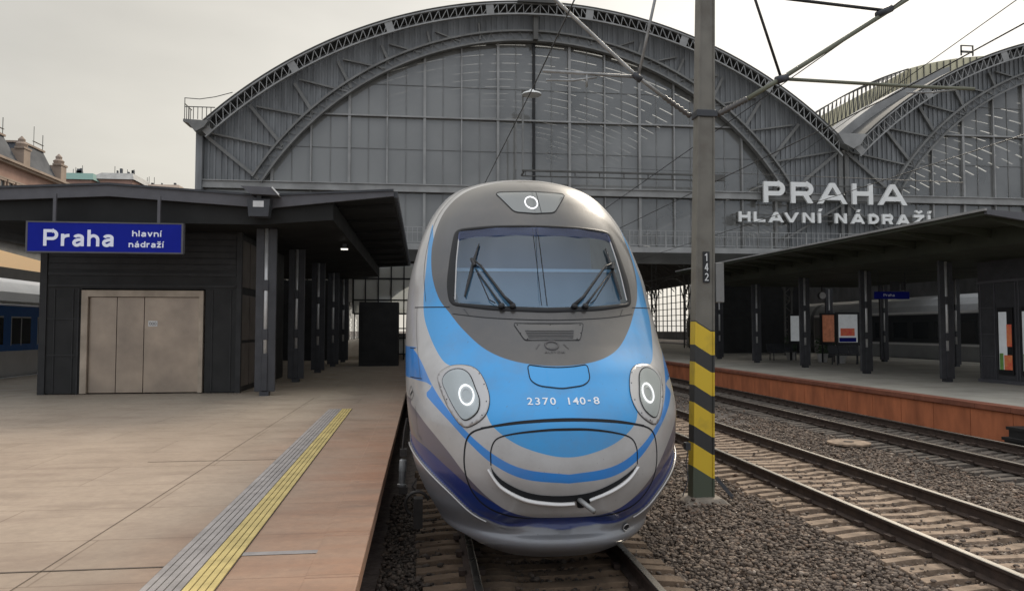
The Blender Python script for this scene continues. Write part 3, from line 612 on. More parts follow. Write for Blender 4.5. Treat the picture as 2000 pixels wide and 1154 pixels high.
# headlights
HO=[(1.235,1.70),(1.13,1.785),(.97,1.822),(.80,1.805),(.71,1.72),(.662,1.56),(.70,1.43),(.80,1.345),(.93,1.305),(1.05,1.39),(1.16,1.53)]
HI=[(1.165,1.675),(1.085,1.755),(.95,1.785),(.845,1.745),(.79,1.63),(.755,1.52),(.79,1.425),(.91,1.360),(1.0,1.42),(1.11,1.565)]
M['hl_glass']=glass_mat('headlight_glass',(.9,.93,.92),.72,.16,(.2,.21,.2),rough=.02); M['hl_house']=mat('headlight_bowl',(.46,.47,.45),.35,metal=.35)
M['bezel']=mat('headlight_bezel',(.42,.41,.40),.35,metal=.3,coat=.3)
for s in(-1,1):
    o=catmull([(a*s,b) for a,b in HO],6); i=catmull([(a*s,b) for a,b in HI],6)
    h=patch('headlight',o,.010,M['bezel'],TRAIN,step=.03,thick=.012); ribbon('bezel_gap',o,.010,.006,M['seam'],h,closed=True,step=.02)
    patch('reflector',i,.013,M['hl_house'],h,step=.03); 
    ribbon('inner_gap',i,.009,.016,M['seam'],h,closed=True,step=.02)
    lens=patch('lens',catmull([((a-.95)*.97*s+.95*s,(b-1.57)*.97+1.57) for a,b in HI],6),.026,M['hl_glass'],h,step=.03)
    ribbon('light_ring',circle(.885*s,1.565,.076,.080),.015,.020,M['led'],h,closed=True,h=.004,step=.01)
    ribbon('inner_lamp',circle(.885*s,1.565,.045,.047),.008,.016,M['bezel'],h,closed=True,h=.004,step=.01)
    sc=MB()
    for a,b in((.74,1.75),(.70,1.66),(.69,1.52),(.74,1.41),(.84,1.345),(1.12,1.52),(1.19,1.62)):
        q=S(np.array(a*s),np.array(b),.011);sc.lathe(q,q+nrm(np.array(a*s),np.array(b))*.004,[(0,.006),(1,.005)],8)
    sc.build('screws',M['dark_steel'],h)
# panels, grille, marks
def outline(name,poly,w=.012,closed=True,m='seam',parent=TRAIN,off=.002): return ribbon(name,poly,w,off,M[m],parent,closed=closed,step=.02)
M['blue_panel']=mat('panel_blue',(.012,.27,.60),.3,coat=.5,metal=.15)
pn=patch('nose_panel',rounded(mirror([(0,1.808),(.14,1.815),(.265,1.832),(.28,1.815),(.275,1.70),(.2,1.655),(0,1.632)]),.04),.003,M['blue_panel'],TRAIN); outline('panel_seam',rounded(mirror([(0,1.808),(.14,1.815),(.265,1.832),(.28,1.815),(.275,1.70),(.2,1.655),(0,1.632)]),.04),.009,parent=pn,off=.005)
M['grille']=mat('grille_frame',(.085,.08,.075),.4,coat=.2)
GR=rounded([(-.36,2.215),(.34,2.215),(.27,2.055),(-.27,2.055)],.02)
gr=patch('vent_grille',GR,.004,M['grille'],TRAIN); outline('grille_seam',GR,.006,parent=gr,off=.006)
patch('vent_opening',rounded([(-.255,2.150),(.225,2.150),(.20,2.070),(-.225,2.070)],.008),.0055,M['dark_steel'],gr)
for k in range(5): ribbon('louvre',[(-.25+k*.005,2.141-.0155*k),(.22-k*.004,2.141-.0155*k)],.008,.007,M['grille'],gr,h=.004)
q=MB()
for a,b in((-.32,2.2),(0,2.203),(.3,2.2),(-.3,2.12),(.29,2.12),(-.24,2.066),(.24,2.066)):
    pnt=S(np.array(a),np.array(b),.005);q.lathe(pnt,pnt+nrm(np.array(a),np.array(b))*.004,[(0,.006),(1,.005)],8)
q.build('bolts',M['black'],gr)
M['mark_grey']=mat('mark_grey',(.06,.055,.055),.5)
ribbon('emblem',circle(-.02,2.008,.062,.036),.020,.006,M['mark_grey'],TRAIN,closed=True,h=.003,step=.01)
for s in(-1,1): ribbon('emblem_stroke',[(s*.155-.02,1.975),(s*.115-.02,2.02)],.008,.004,M['mark_grey'],TRAIN)
def skin_text(name,txt,s0,s1,z0,z1,m,bold,space=1.0,parent=TRAIN):
    vs,fs=text_geo(txt,bold,4,space);vs=fit(vs,s0,s1,z0,z1);return surf_obj(name,S(vs[:,0],vs[:,1],.0045),fs,m,parent,False)
skin_text('emblem_letters','ALSTOM',-.10,.09,1.935,1.955,M['mark_grey'],.02,1.3)
M['num_white']=mat('number_white',(.75,.78,.8),.5)
skin_text('fleet_number','2370',-.325,-.075,1.502,1.560,M['num_white'],.012,1.25)
skin_text('fleet_number','140',.035,.19,1.502,1.560,M['num_white'],.012,1.1); skin_text('fleet_number','-',.212,.24,1.527,1.537,M['num_white'],.01); skin_text('fleet_number','8',.265,.32,1.502,1.560,M['num_white'],.012)
# coupler hatch
HA=catmull(mirror([(0,1.380),(.25,1.371),(.50,1.347),(.76,1.300),(.885,1.235),(.935,1.11),(.94,.93),(.86,.74),(.68,.605),(.37,.532),(0,.508)]),6)
ha=ribbon('hatch_seam',HA,.016,.002,M['seam'],TRAIN,closed=True,step=.02)
ribbon('hatch_top_gap',catmull([(-.76,1.305),(-.5,1.352),(-.25,1.376),(0,1.384),(.25,1.376),(.5,1.352),(.76,1.305)],6,False),[.014,.024,.028,.024,.014],.003,M['seam'],TRAIN,step=.02)
ribbon('inner_hatch_seam',catmull([(-.672,1.0),(-.668,1.13),(-.61,1.225),(-.45,1.272),(-.2,1.301),(0,1.307),(.2,1.301),(.42,1.268),(.59,1.215),(.655,1.12),(.66,.985)],6,False),[.010,.012,.018,.022,.018,.012,.010],.003,M['seam'],TRAIN,step=.02)
SM=[(-.675,1.0),(-.64,.945),(-.55,.873),(-.35,.788),(-.1,.757),(.17,.775),(.4,.850),(.58,.935),(.655,.985)]
up=catmull(SM,6,False); dn=catmull([(a,b-d) for (a,b),d in zip(SM,(.004,.036,.052,.060,.060,.054,.044,.030,.004))],6,False)
patch('mouth_gap',np.vstack([up,dn[::-1][1:-1]]),.006,M['seam'],TRAIN,step=.02)
LP=[(-.69,.970),(-.63,.885),(-.55,.812),(-.35,.722),(-.1,.689),(.055,.691)]
M['lip']=mat('lip_paint',(.60,.58,.55),.3,metal=.2,coat=.4)
ribbon('mouth_lip',catmull(LP,6,False),[.006,.018,.024,.024,.022,.018],.006,M['lip'],TRAIN,h=.034,step=.02)
ribbon('mouth_lip',catmull([(.185,.714),(.40,.789),(.55,.869),(.655,.966)],6,False),[.018,.022,.018,.006],.006,M['lip'],TRAIN,h=.028,step=.02)
patch('coupler_opening',rounded([(.06,.76),(.185,.775),(.205,.70),(.17,.655),(.12,.638),(.085,.645)],.015),.008,M['seam'],TRAIN,step=.02)
cp=MB(); cp.tube([(.06,6.34,.745),(.12,6.22,.70),(.19,6.10,.652)],[.02,.022,.02],12); cp.build('coupler_bar',M['galv'],TRAIN,smooth=True)
patch('jack_hole',circle(.63,.375,.04,.046),.016,M['seam'],TRAIN,step=.02); ribbon('jack_hole_rim',circle(.63,.375,.043,.05),.008,.017,M['silver'],TRAIN,closed=True,h=.003,step=.01)
# body seams
for s in(-1,1):
    ribbon('shell_seam',[(s*1.035,2.385),(s*1.3,2.39),(s*1.66,2.395)],.010,.002,M['seam'],TRAIN)
    ribbon('corner_seam',catmull([(s*1.60,2.39),(s*1.62,2.1),(s*1.60,1.9),(s*1.56,1.68)],5,False),.006,.002,M['grille'],TRAIN)
    ribbon('corner_seam',[(s*1.52,1.68),(s*1.85,1.68)],.008,.002,M['seam'],TRAIN)
    ribbon('corner_seam',[(s*1.66,1.965),(s*1.85,1.965)],.008,.002,M['seam'],TRAIN)
    ribbon('skirt_highlight',[(s*a,float(skirt_line(a))-.003) for a in np.linspace(.7,2.2,30)],.004,.017,M['silver'],TRAIN,h=.001)  # silver strip drawn in as the bright glint along the skirt lip
    ribbon('access_flap',[(s*1.72,1.42),(s*1.70,1.16),(s*1.60,1.12)],.007,.002,M['grille'],TRAIN)
    ribbon('shoulder_line',catmull([(s*.62,3.955),(s*.95,3.80),(s*1.27,3.5),(s*1.42,3.1),(s*1.45,2.8),(s*1.40,2.45)],6,False),.007,.002,M['mask_paint'],TRAIN)
fr=ribbon('side_mark',[(-1.92,1.53),(-1.83,1.60),(-1.74,1.53),(-1.83,1.46)],.006,.003,M['seam'],TRAIN,closed=True); ribbon('side_mark',[(-1.87,1.51),(-1.79,1.55)],.02,.003,M['seam'],TRAIN)
# wipers
for s,tip,mid,bot,base1,base2 in((-1,(-.645,3.06),(-.715,2.86),(-.835,2.475),(-.345,2.375),(-.455,2.375)),(1,(.77,3.03),(.80,2.84),(.855,2.46),(.27,2.375),(.385,2.375))):
    w=MB();w.tube([S(np.array(a),np.array(b),.045) for a,b in((mid),(mid[0]*.8+base1[0]*.2,2.80),(base1[0]*.8+mid[0]*.2,2.46),base1)],[.010,.012,.016,.022],8)
    w.tube([S(np.array(a),np.array(b),.040) for a,b in((mid[0]*.97,2.76),(base2[0]*.85+mid[0]*.15,2.44),base2)],[.008,.011,.016],8)
    w.tube([S(np.array(a),np.array(b),.032) for a,b in((mid[0]*.95,2.72),(base2[0]+s*.12,2.44),(base2[0]+s*.06,2.40))],.006,8)
    wo=w.build('wiper',M['black'],TRAIN,smooth=True)
    l=catmull([tip,mid,bot],10,False); r_=ribbon('wiper_blade',l,[.006,.028,.040,.034,.012],.018,M['black'],wo,h=.014)
    w=MB();q0=S(np.array(mid[0]*1.02),np.array(mid[1]+.01),.045);q1=S(np.array(mid[0]-s*.02),np.array(mid[1]-.07),.05);w.tube([q0,q1],.02,8)
    for bs in(base1,base2): q0=S(np.array(bs[0]),np.array(bs[1]-.005),.0);q1=S(np.array(bs[0]),np.array(bs[1]-.005),.06);w.lathe(q0,q1,[(0,.035),(.8,.03),(1,.015)],12)
    w.build('wiper_pivot',M['black'],wo)
# running gear under the skirt
M['grease']=mat('running_gear',(.035,.03,.026),.6,noise=.4,nscale=8)
for y in(9.6,12.4,):
    for s in(-1,1):
        w=MB();w.lathe((s*.68,y,.45),(s*.82,y,.45),[(0,.47),(.2,.47),(.25,.44),(1,.44)],40);wo=w.build('wheel',M['grease'],TRAIN); w=MB();w.lathe((s*.83,y,.45),(s*.9,y,.45),[(0,.16),(1,.12)],16);w.build('axle_box',M['galv'],wo)
w=MB();w.box(-.9,.9,9,60,.32,.6);w.box(-.7,.7,7.3,9,.2,.5);w.build('underframe',M['grease'],TRAIN)
w=MB();w.lathe((-1.47,9.0,.30),(-1.45,9.0,.62),[(0,.05),(.08,.055),(.1,.038),(.55,.038),(.56,.045),(.95,.045),(1,.03)],16);w.build('damper',M['galv'],TRAIN,smooth=False)
w=MB();w.box(-1.50,-1.40,8.93,9.07,.22,.30);w.box(-1.49,-1.41,8.95,9.05,.66,.74);w.tube([(-1.46,9,.74),(-1.44,9,.95),(-1.41,9,1.1)],.012,8);w.build('damper_bracket',M['grease'],TRAIN)
w=MB()
w.tube([(-1.28+.13*math.cos(t),8.35+.0*t,.24+.13*math.sin(t)) for t in np.linspace(.3,4.2,16)],.018,8);w.box(-1.32,-1.22,8.3,8.45,-.02,.3);w.tube([(-1.30,8.6,.45),(-1.34,8.6,.38),(-1.30,8.6,.32)],.012,6);w.build('life_guard',M['grease'],TRAIN)

# ================================================================= STATION HALL
YF=37.7; HC=5.9; RO=23.45; ZO=-4.65; IX=5.7; RI=16.1; ZI=1.2
HALL=empty('station_hall',(0,0,0)); tag(HALL,'arched grey steel and glass train hall behind the train','station hall')
def arc_o(x,c=HC,R=RO): return ZO+math.sqrt(max(0,R*R-(x-c)**2))
def hall_part(i):
    "one of the two naves; everything relative to its centre line"
    c=HC+i*33.6; ic=IX+i*33.6; x0=c-16.8; x1=c+16.8
    # corrugated infill between the outer and the inner arch, with ribs
    b=MB();n=120;xs=np.linspace(x0,x1,n+1)
    for k in range(n):
        a,d=xs[k],xs[k+1]
        def lo(x): return max(9.5,ZI+math.sqrt(max(0,RI*RI-(x-ic)**2))) if abs(x-ic)<RI else 9.5
        b.add([(a,YF,lo(a)),(d,YF,lo(d)),(d,YF,arc_o(d,c)-.1),(a,YF,arc_o(a,c)-.1)],[(0,1,2,3)])
    x=x0+.1
    while x<x1:
        l=max(9.5,ZI+math.sqrt(max(0,RI*RI-(x-ic)**2))) if abs(x-ic)<RI else 9.5
        b.box(x,x+.10,YF-.06,YF,l,arc_o(x,c)-.15); x+=.28
    b.build('corrugated_panel',M['corrugated'],HALL)
    # inner arch: two chords with lacing
    b=MB()
    a0=math.asin((9.5-ZI)/RI); N_=90
    for rr,w in((RI+.28,.10),(RI-.22,.09)):
        pts=[(ic-math.cos(t)*rr,ZI+math.sin(t)*rr) for t in np.linspace(a0,math.pi-a0,N_)]
        for p,q in zip(pts[:-1],pts[1:]): b.bar((p[0],YF-.22,p[1]),(q[0],YF-.22,q[1]),w,.3)
    for k in range(66):
        t=a0+(math.pi-2*a0)*k/66;t2=a0+(math.pi-2*a0)*(k+.5)/66;t3=a0+(math.pi-2*a0)*(k+1)/66
        f=lambda t,r_:(ic-math.cos(t)*r_,YF-.24,ZI+math.sin(t)*r_)
        b.bar(f(t,RI-.2),f(t2,RI+.25),.03,.03); b.bar(f(t2,RI+.25),f(t3,RI-.2),.03,.03)
    b.build('inner_arch',M['hall_steel'],HALL)
    b=MB();pts=[(ic-math.cos(t)*RI,ZI+math.sin(t)*RI) for t in np.linspace(a0,math.pi-a0,60)]
    for p,q in zip(pts[:-1],pts[1:]): b.bar((p[0],YF-.12,p[1]),(q[0],YF-.12,q[1]),.44,.06)
    b.build('arch_web',M['corrugated'],HALL)
    # bracing between the arches
    for xa,za,xb,zb,w in [(-16.55, 11.75, -13.85, 9.54, 0.22), (-16.38, 11.8, -12.72, 11.1, 0.12), (-14.34, 13.22, -12.72, 11.23, 0.22), (-14.02, 13.16, -11.35, 12.74, 0.12), (-12.19, 14.39, -11.25, 12.9, 0.22), (-11.95, 14.6, -9.56, 14.07, 0.12), (-10.08, 15.59, -9.41, 14.26, 0.2), (-9.83, 15.71, -7.75, 15.33, 0.12), (-7.93, 16.53, -7.54, 15.65, 0.18), (-7.55, 16.6, -5.95, 16.22, 0.1), (-5.62, 17.33, -5.43, 16.54, 0.15), (-5.23, 17.35, -3.92, 16.88, 0.1), (-3.0, 17.91, -2.92, 17.03, 0.12)]:
        for sg in(1,-1): b=MB(); b.bar((c-.1+sg*xa,YF-.16,za),(c-.1+sg*xb,YF-.16,zb),w*.72,.12); b.build('brace',M['hall_steel'],HALL)

    # glazing
    b=MB();xs=np.linspace(ic-13.7,ic+13.7,80)
    for p,q in zip(xs[:-1],xs[1:]):
        zt=lambda x:ZI+math.sqrt(max(0,RI*RI-(x-ic)**2))
        b.add([(p,YF+.12,9.5),(q,YF+.12,9.5),(q,YF+.12,zt(q)),(p,YF+.12,zt(p))],[(0,1,2,3)])
    b.add([(x0+.3,YF+.12,6.35),(x1-.3,YF+.12,6.35),(x1-.3,YF+.12,9.05),(x0+.3,YF+.12,9.05)],[(0,1,2,3)])
    b.build('glazing',M['glass_hall'],HALL)
    for k in range(-7,8):
        x=ic+.0+k*1.88; w=.13 if k%2 or k==0 else .07; 
        if abs(x-ic)<RI-.1:
            zt=ZI+math.sqrt(RI*RI-(x-ic)**2)
            b=MB()
            if zt>9.6: b.box(x-w/2,x+w/2,YF-.04,YF+.11,9.5,zt)
            b.box(x-w/2,x+w/2,YF-.04,YF+.11,6.5,9.05)
            b.build('mullion',M['kiosk' if k==0 else 'hall_light'],HALL)
    b=MB()
    for k in range(-14,15):
        x=ic+k*.94
        if k%2 and abs(x-ic)<RI-.3:
            zt=ZI+math.sqrt(RI*RI-(x-ic)**2)
            if zt>9.6: b.box(x-.018,x+.018,YF+.09,YF+.115,9.5,zt)
            b.box(x-.018,x+.018,YF+.09,YF+.115,6.5,9.05)
    for z in(11.3,14.6): 
        hw=math.sqrt(RI*RI-(z-ZI)**2)-.2; b.box(ic-hw,ic+hw,YF+.085,YF+.114,z-.012,z+.012)
    b.build('glazing_bars',M['hall_steel'],HALL)
    b=MB();hw=math.sqrt(RI*RI-(12.95-ZI)**2)-.1;b.box(ic-hw,ic+hw,YF-.07,YF+.1,12.91,12.99);b.build('transom',M['hall_light'],HALL)
    b=MB();b.box(x0+.1,x1-.1,YF-.18,YF+.1,9.08,9.47);b.box(x0+.1,x1-.1,YF-.25,YF-.18,9.42,9.47);b.build('main_beam',M['hall_light'],HALL)
    # eave truss in front of the roof edge
    b=MB();a1=math.asin((12.0-ZO)/RO);N_=70
    for rr,w in((RO,.10),(RO-.58,.07)):
        pts=[(c-math.cos(t)*rr,ZO+math.sin(t)*rr) for t in np.linspace(a1-.012,math.pi-a1+.012,N_)]
        for p,q in zip(pts[:-1],pts[1:]): b.bar((p[0],36.85,p[1]),(q[0],36.85,q[1]),w,.14)
    K=84
    for k in range(K):
        f=lambda u,r_:(c-math.cos(a1+(math.pi-2*a1)*u/K)*r_,36.85,ZO+math.sin(a1+(math.pi-2*a1)*u/K)*r_)
        b.bar(f(k,RO-.56),f(k,RO-.05),.03,.05)
        b.bar(f(k+(0 if k<K/2 else 1),RO-.58),f(k+(1 if k<K/2 else 0),RO-.05),.03,.05)
        if k%12==0: b.bar(f(k-.45,RO-.31),f(k+.45,RO-.31),.55,.07)
    b.build('eave_truss',M['hall_light'],HALL)
    # roof vault: solid sides, slatted glazing towards the crown
    b=MB()
    N_=64;T=np.linspace(a1-.01,math.pi-a1+.01,N_+1);sky0,sky1=math.radians(66),math.radians(117)
    f=lambda t,r_,y:(c-math.cos(t)*r_,y,ZO+math.sin(t)*r_)
    for k in range(N_):
        t0,t1=T[k],T[k+1]
        if sky0<(t0+t1)/2<sky1:
            if k%4==0: b.add([f(t0,RO-.05,40),f(t1,RO-.05,40),f(t1,RO-.05,250),f(t0,RO-.05,250)],[(0,1,2,3)])
            y=36.9;seg=[]
            y=41.
            b.add([f(t0,RO,36.9),f(t1,RO,36.9),f(t1,RO,41),f(t0,RO,41)],[(0,1,2,3)])
            while y<140:
                b.add([f(t0,RO-.02,y),f(t1,RO-.02,y),f(t1,RO-.1,y+1.18),f(t0,RO-.1,y+1.18)],[(0,1,2,3)]); y+=1.5
            b.add([f(t0,RO,141),f(t1,RO,141),f(t1,RO,250),f(t0,RO,250)],[(0,1,2,3)])
        else: b.add([f(t0,RO,36.9),f(t1,RO,36.9),f(t1,RO,250),f(t0,RO,250)],[(0,1,2,3)])
    b.build('roof_vault',M['roof_skin'],HALL)
    # roof thickness at the front edge
    b=MB()
    for k in range(N_): 
        t0,t1=T[k],T[k+1]; b.add([f(t0,RO+.02,36.78),f(t1,RO+.02,36.78),f(t1,RO+.10,36.78),f(t0,RO+.10,36.78),f(t0,RO+.02,38),f(t1,RO+.02,38),f(t1,RO+.10,38),f(t0,RO+.10,38)],[(0,1,2,3),(0,4,5,1),(3,2,6,7)])
    b.build('roof_edge',M['hall_dark'],HALL)
    # transverse arches inside
    for y in range(44,200,9):
        b=MB();pts=[f(t,RO-.9,y) for t in np.linspace(a1-.05,math.pi-a1+.05,30)];pt2=[f(t,RO-.2,y) for t in np.linspace(a1-.05,math.pi-a1+.05,30)]
        for A_,B_,C_,D_ in zip(pts[:-1],pts[1:],pt2[:-1],pt2[1:]): b.bar(A_,B_,.14,.14); b.bar(C_,D_,.12,.12); b.bar(A_,D_,.06,.06)
        for sg in(-1,):
            X=c+sg*16.8
            for dx in(-.22,.22): b.bar((X+dx,y,0),(X+dx,y,12),.10,.10)
            for z in np.arange(.4,12,.8): b.bar((X-.22,y,z),(X+.22,y,z+.4),.04,.04); b.bar((X+.22,y,z+.4),(X-.22,y,z+.8),.04,.04)
            for s2 in(-1,1):
                for q0,q1 in zip(range(8),range(1,9)):
                    th0=math.pi/2*q0/8;th1=math.pi/2*q1/8
                    b.bar((X,y+s2*(4.5-4.5*math.cos(th0)),5.2+1.6*math.sin(th0)),(X,y+s2*(4.5-4.5*math.cos(th1)),5.2+1.6*math.sin(th1)),.09,.09)
                b.bar((X,y,3.8),(X,y+s2*1.8,6.4),.07,.07)
            b.bar((X,y-4.5,7.0),(X,y+4.5,7.0),.14,.2)
        b.build('interior_arch',M['hall_dark'],HALL)
    return x0,x1,c
hall_part(0); hall_part(1)
b=MB();b.box(-11.0,-10.75,YF-.2,250,6.2,12.2);b.box(-11.0,-10.7,YF-.35,YF+.3,-.2,12.2);b.build('side_wall',M['corrugated'],HALL)
b=MB();b.box(56.1,56.3,YF,250,11.6,12.2);b.box(56.1,56.3,YF,250,-.2,1.6);b.box(56.1,56.3,YF,112,1.6,11.6)
for y in range(112,250,3): b.box(56.12,56.28,y,y+.3,1.6,11.6)
for z in(2.8,4.0,5.2,6.6,8,9.6): b.box(56.14,56.26,112,250,z,z+.14)
b.build('side_wall',M['corrugated'],HALL)
b=MB()
for y in range(40,250,9): b.box(-10.95,-10.75,y,y+.5,-.2,6.2)
b.build('side_pier',M['hall_dark'],HALL)
# gallery deck with railing
b=MB();b.box(-10.8,56,YF-.75,YF-.19,6.18,6.34);b.box(-10.8,56,YF-.80,YF-.75,6.10,6.38);b.build('gallery_deck',M['hall_light'],HALL)
b=MB();b.box(-10.8,56,YF+.15,YF+.5,5.6,6.3);b.build('portal_beam',M['hall_dark'],HALL)
rl=MB();x=-10.6;k=0
while x<40:
    rl.box(x,x+.06,YF-.74,YF-.68,6.38,7.25)
    for j in range(1,8):
        if j in(2,3,4,5) or k%2: rl.box(x+j*.24,x+j*.24+.022,YF-.72,YF-.70,6.5,7.2)
    x+=1.92;k+=1
for z in(6.48,6.95,7.22): rl.box(-10.6,40,YF-.725,YF-.695,z,z+.03)
rl.build('gallery_railing',M['hall_light'],HALL)
# valley pocket between the naves
VX=22.7
b=MB();b.prism([(VX-.85,12.55),(VX+.75,12.55),(VX+.45,12.0),(VX,11.75),(VX-.5,12.0)],'y',36.6,37.2);b.build('valley_gutter',M['hall_light'],HALL)
b=MB();b.box(VX-.3,VX-.06,YF-.16,YF,9.5,12);b.box(VX+.06,VX+.3,YF-.16,YF,9.5,12);b.box(VX-.28,VX-.1,YF-.3,YF-.18,6.4,9.05);b.box(VX+.1,VX+.28,YF-.3,YF-.18,6.4,9.05)
b.bar((VX,YF-.28,9.0),(VX-3.6,YF-.28,6.9),.1,.1);b.bar((VX,YF-.28,9.0),(VX+3.2,YF-.28,6.6),.1,.1);b.build('valley_post',M['hall_steel'],HALL)
b=MB();x=VX-3
b.box(VX-3.1,VX+3.3,YF-.03,YF+.1,6.35,9.07)
while x<VX+3.2: b.box(x,x+.1,YF-.08,YF-.03,6.4,9.06); x+=.28
b.build('corrugated_panel',M['corrugated'],HALL)
# hub at the crown and dark centre duct
b=MB();pts=[(HC-.2+1.0*math.cos(t),18.75+.62*math.sin(t)) for t in np.linspace(0,math.pi,14)];b.prism(pts,'y',36.6,36.95);b.box(IX-.12,IX+.12,37.0,37.3,17.0,18.6);b.build('crown_plate',M['hall_dark'],HALL)
# corner balcony
bl=empty('corner_balcony',(0,0,0)); bl.parent=HALL
b=MB();b.prism([(-11.35,12.15),(-10.2,12.1),(-10.4,11.8),(-10.8,11.55),(-10.95,11.75),(-11.1,11.95),(-11.35,12.02)],'y',36.5,37.6);b.build('bracket',M['hall_steel'],bl)
b=MB()
for x in np.linspace(-11.3,-10.1,7): b.box(x,x+.03,36.5,36.53,12.15,13.15 if x<-11.2 else 12.75)
b.box(-11.3,-9.9,36.5,36.53,12.72,12.76);b.tube([(-11.3,36.5,13.15),(-10.6,36.5,13.12),(-9.9,36.5,13.25),(-9.1,36.5,13.5)],.02,6)
for y in(36.8,37.1,37.4): b.box(-11.3,-11.27,y,y+.03,12.15,12.9)
b.box(-11.3,-11.27,36.5,37.6,12.86,12.9);b.build('railing',M['hall_dark'],bl)
# raised lantern on the second nave seen through the valley
LN=empty('roof_lantern',(0,0,0)); LN.parent=HALL
c2=HC+33.6
def lant(x,r): return (x,ZO+math.sqrt(max(0,r*r-(x-c2)**2)))
b=MB();xs=np.linspace(24.4,31.9,26)
for i,(p,q) in enumerate(zip(xs[:-1],xs[1:])):
    P0,P1=lant(p,RO+.35),lant(q,RO+.35);Q0,Q1=lant(p,RO+1.75),lant(q,RO+1.75)
    b.bar((P0[0],45,P0[1]),(P1[0],45,P1[1]),.07,.07);b.bar((Q0[0],45,Q0[1]),(Q1[0],45,Q1[1]),.08,.08);b.bar((P0[0],45,P0[1]),(Q0[0],45,Q0[1]),.04,.04)
    b.bar((P0[0],45,P0[1]),(Q1[0],45,Q1[1]),.035,.035)
    b.bar((Q0[0],45,Q0[1]),(Q0[0],47,Q0[1]),.03,.03); b.bar((P0[0],47,P0[1]),(Q0[0],47,Q0[1]),.04,.04)
b.build('lattice',M['hall_dark'],LN)
M['lantern_skin']=mat('lantern_sheet',(.62,.57,.38),.7,noise=.2,nscale=.7)
b=MB();xs=np.linspace(31.95,43,24);pts=[lant(x,RO+1.75) for x in xs]+[lant(x,RO+.1) for x in xs[::-1]];b.prism(pts,'y',44.9,60);b.build('cladding',M['lantern_skin'],LN)
b=MB()
for x in xs[::1]: P0,Q0=lant(x,RO+.2),lant(x,RO+1.7);b.bar((P0[0],44.86,P0[1]),(Q0[0],44.86,Q0[1]),.05,.05)
b.box(35.6,36.5,44.8,44.9,20.6,20.72);b.box(35.6,35.66,44.8,44.9,20.4,21.1);b.box(36.45,36.5,44.8,44.9,20.4,21.1);b.box(35.6,36.5,44.8,44.9,21.05,21.1);b.build('cladding_ribs',M['hall_dark'],LN)
b=MB();xs=np.linspace(23.0,31,12);pts=[lant(x,RO+.5) for x in xs]+[lant(x,RO-.2) for x in xs[::-1]];b.prism(pts,'y',40,44);b.build('valley_flashing',M['hall_light'],LN)

# letters on the facade
def letter_sign(label,rows,z0,z1,bold,y=37.12):
    t=empty('station_sign',(0,0,0)); tag(t,label,'sign')
    for ch,x0,x1,a,b_ in rows: b=MB(); letter_mb(b,ch,x0,x1-x0,z0,z1-z0,bold,y,.14); b.build('letter',M['letters'],t)
    b=MB();xa=min(r[1] for r in rows)-.3;xb=max(r[2] for r in rows)+.3
    for z in(z0+.12,z1-.14): b.box(xa,xb,y+.012,y+.06,z-.03,z+.03)
    x=xa+.4
    while x<xb: b.box(x,x+.06,y+.065,YF-.1,(z0+z1)/2-.3,(z0+z1)/2+.3); x+=2.6
    b.build('support_rail',M['hall_dark'],t)
letter_sign('large raised letters PRAHA on the hall facade',[('P',17.84,19.02,0,0),('R',19.36,20.61,0,0),('A',20.86,22.53,0,0),('H',22.82,24.0,0,0),('A',24.3,25.98,0,0)],8.83,9.95,.245)
def L2(px): return 16.45+(px-185)/(1780-185)*(27.29-16.45)
rows=[]
for ch,a,b_ in(('H',185,278),('L',305,398),('A',428,550),('V',550,675),('N',705,803),('Í',835,866),('N',975,1072),('Á',1108,1222),('D',1258,1342),('R',1372,1462),('A',1495,1606),('Ž',1640,1728),('Í',1760,1788)):
    rows.append((ch,L2(a),L2(b_),0,.17 if ch in'ÍÁŽ' else 0))
letter_sign('smaller raised letters HLAVNÍ NÁDRAŽÍ on the facade under the big word',rows,7.79,8.33,.15)

# glazed screen below the gallery, left
SC=empty('glazed_screen',(-1.6,38.6,0)); tag(SC,'grid of pale wired panes under the gallery left of the train','glass screen')
b=MB();b.add([(-1.9,0,2.95),(2.2,0,2.95),(2.2,0,5.6),(-1.9,0,5.6)],[(0,1,2,3)]);b.add([(-.3,0,.9),(2.2,0,.9),(2.2,0,1.7),(-.3,0,1.7)],[(0,1,2,3)]);b.build('pane',M['screen_pane'],SC)
b=MB()
for x in(-1.9,-1.3,-.65,0,.65,1.3,2.0): b.box(x-.03,x+.03,-.06,-.005,.6 if x>-.5 else 2.95,5.6)
for z in(2.95,3.65,4.75,5.6): b.box(-1.9,2.2,-.065,-.006,z-.04,z+.04)
for z in(1.7,2.2,.9): b.box(-.3,2.2,-.065,-.006,z-.03,z+.03)
b.build('frame',M['kiosk'],SC)
b=MB();b.box(-9.2,-4.4,39.5,45,PZ,4.7);b.box(-9.1,-4.5,39.46,39.5,2.9,3.0);tag(b.build('dark_enclosure',M['kiosk']),'added dark block shutting out bright gaps behind the left canopy columns','cabin')  # added block, darkens the bright openings between the left canopy columns
SB=MB();SB.box(-2.75,-1.05,33,34.2,PZ,3.35);SB.box(-2.6,-1.2,32.96,33,.8,3.1);tag(SB.build('equipment_cabinet',M['kiosk']),'tall black cabinet at the far end of the left platform','cabinet')
# interior goods behind: bench-like kerb of the concourse
b=MB();b.box(-2.9,4,46,46.6,.6,1.9);b.box(-2.8,3.9,45.96,46,.8,1.75);tag(b.build('concourse_wall',M['hall_light']),'low pale wall inside the hall left of the train','wall')

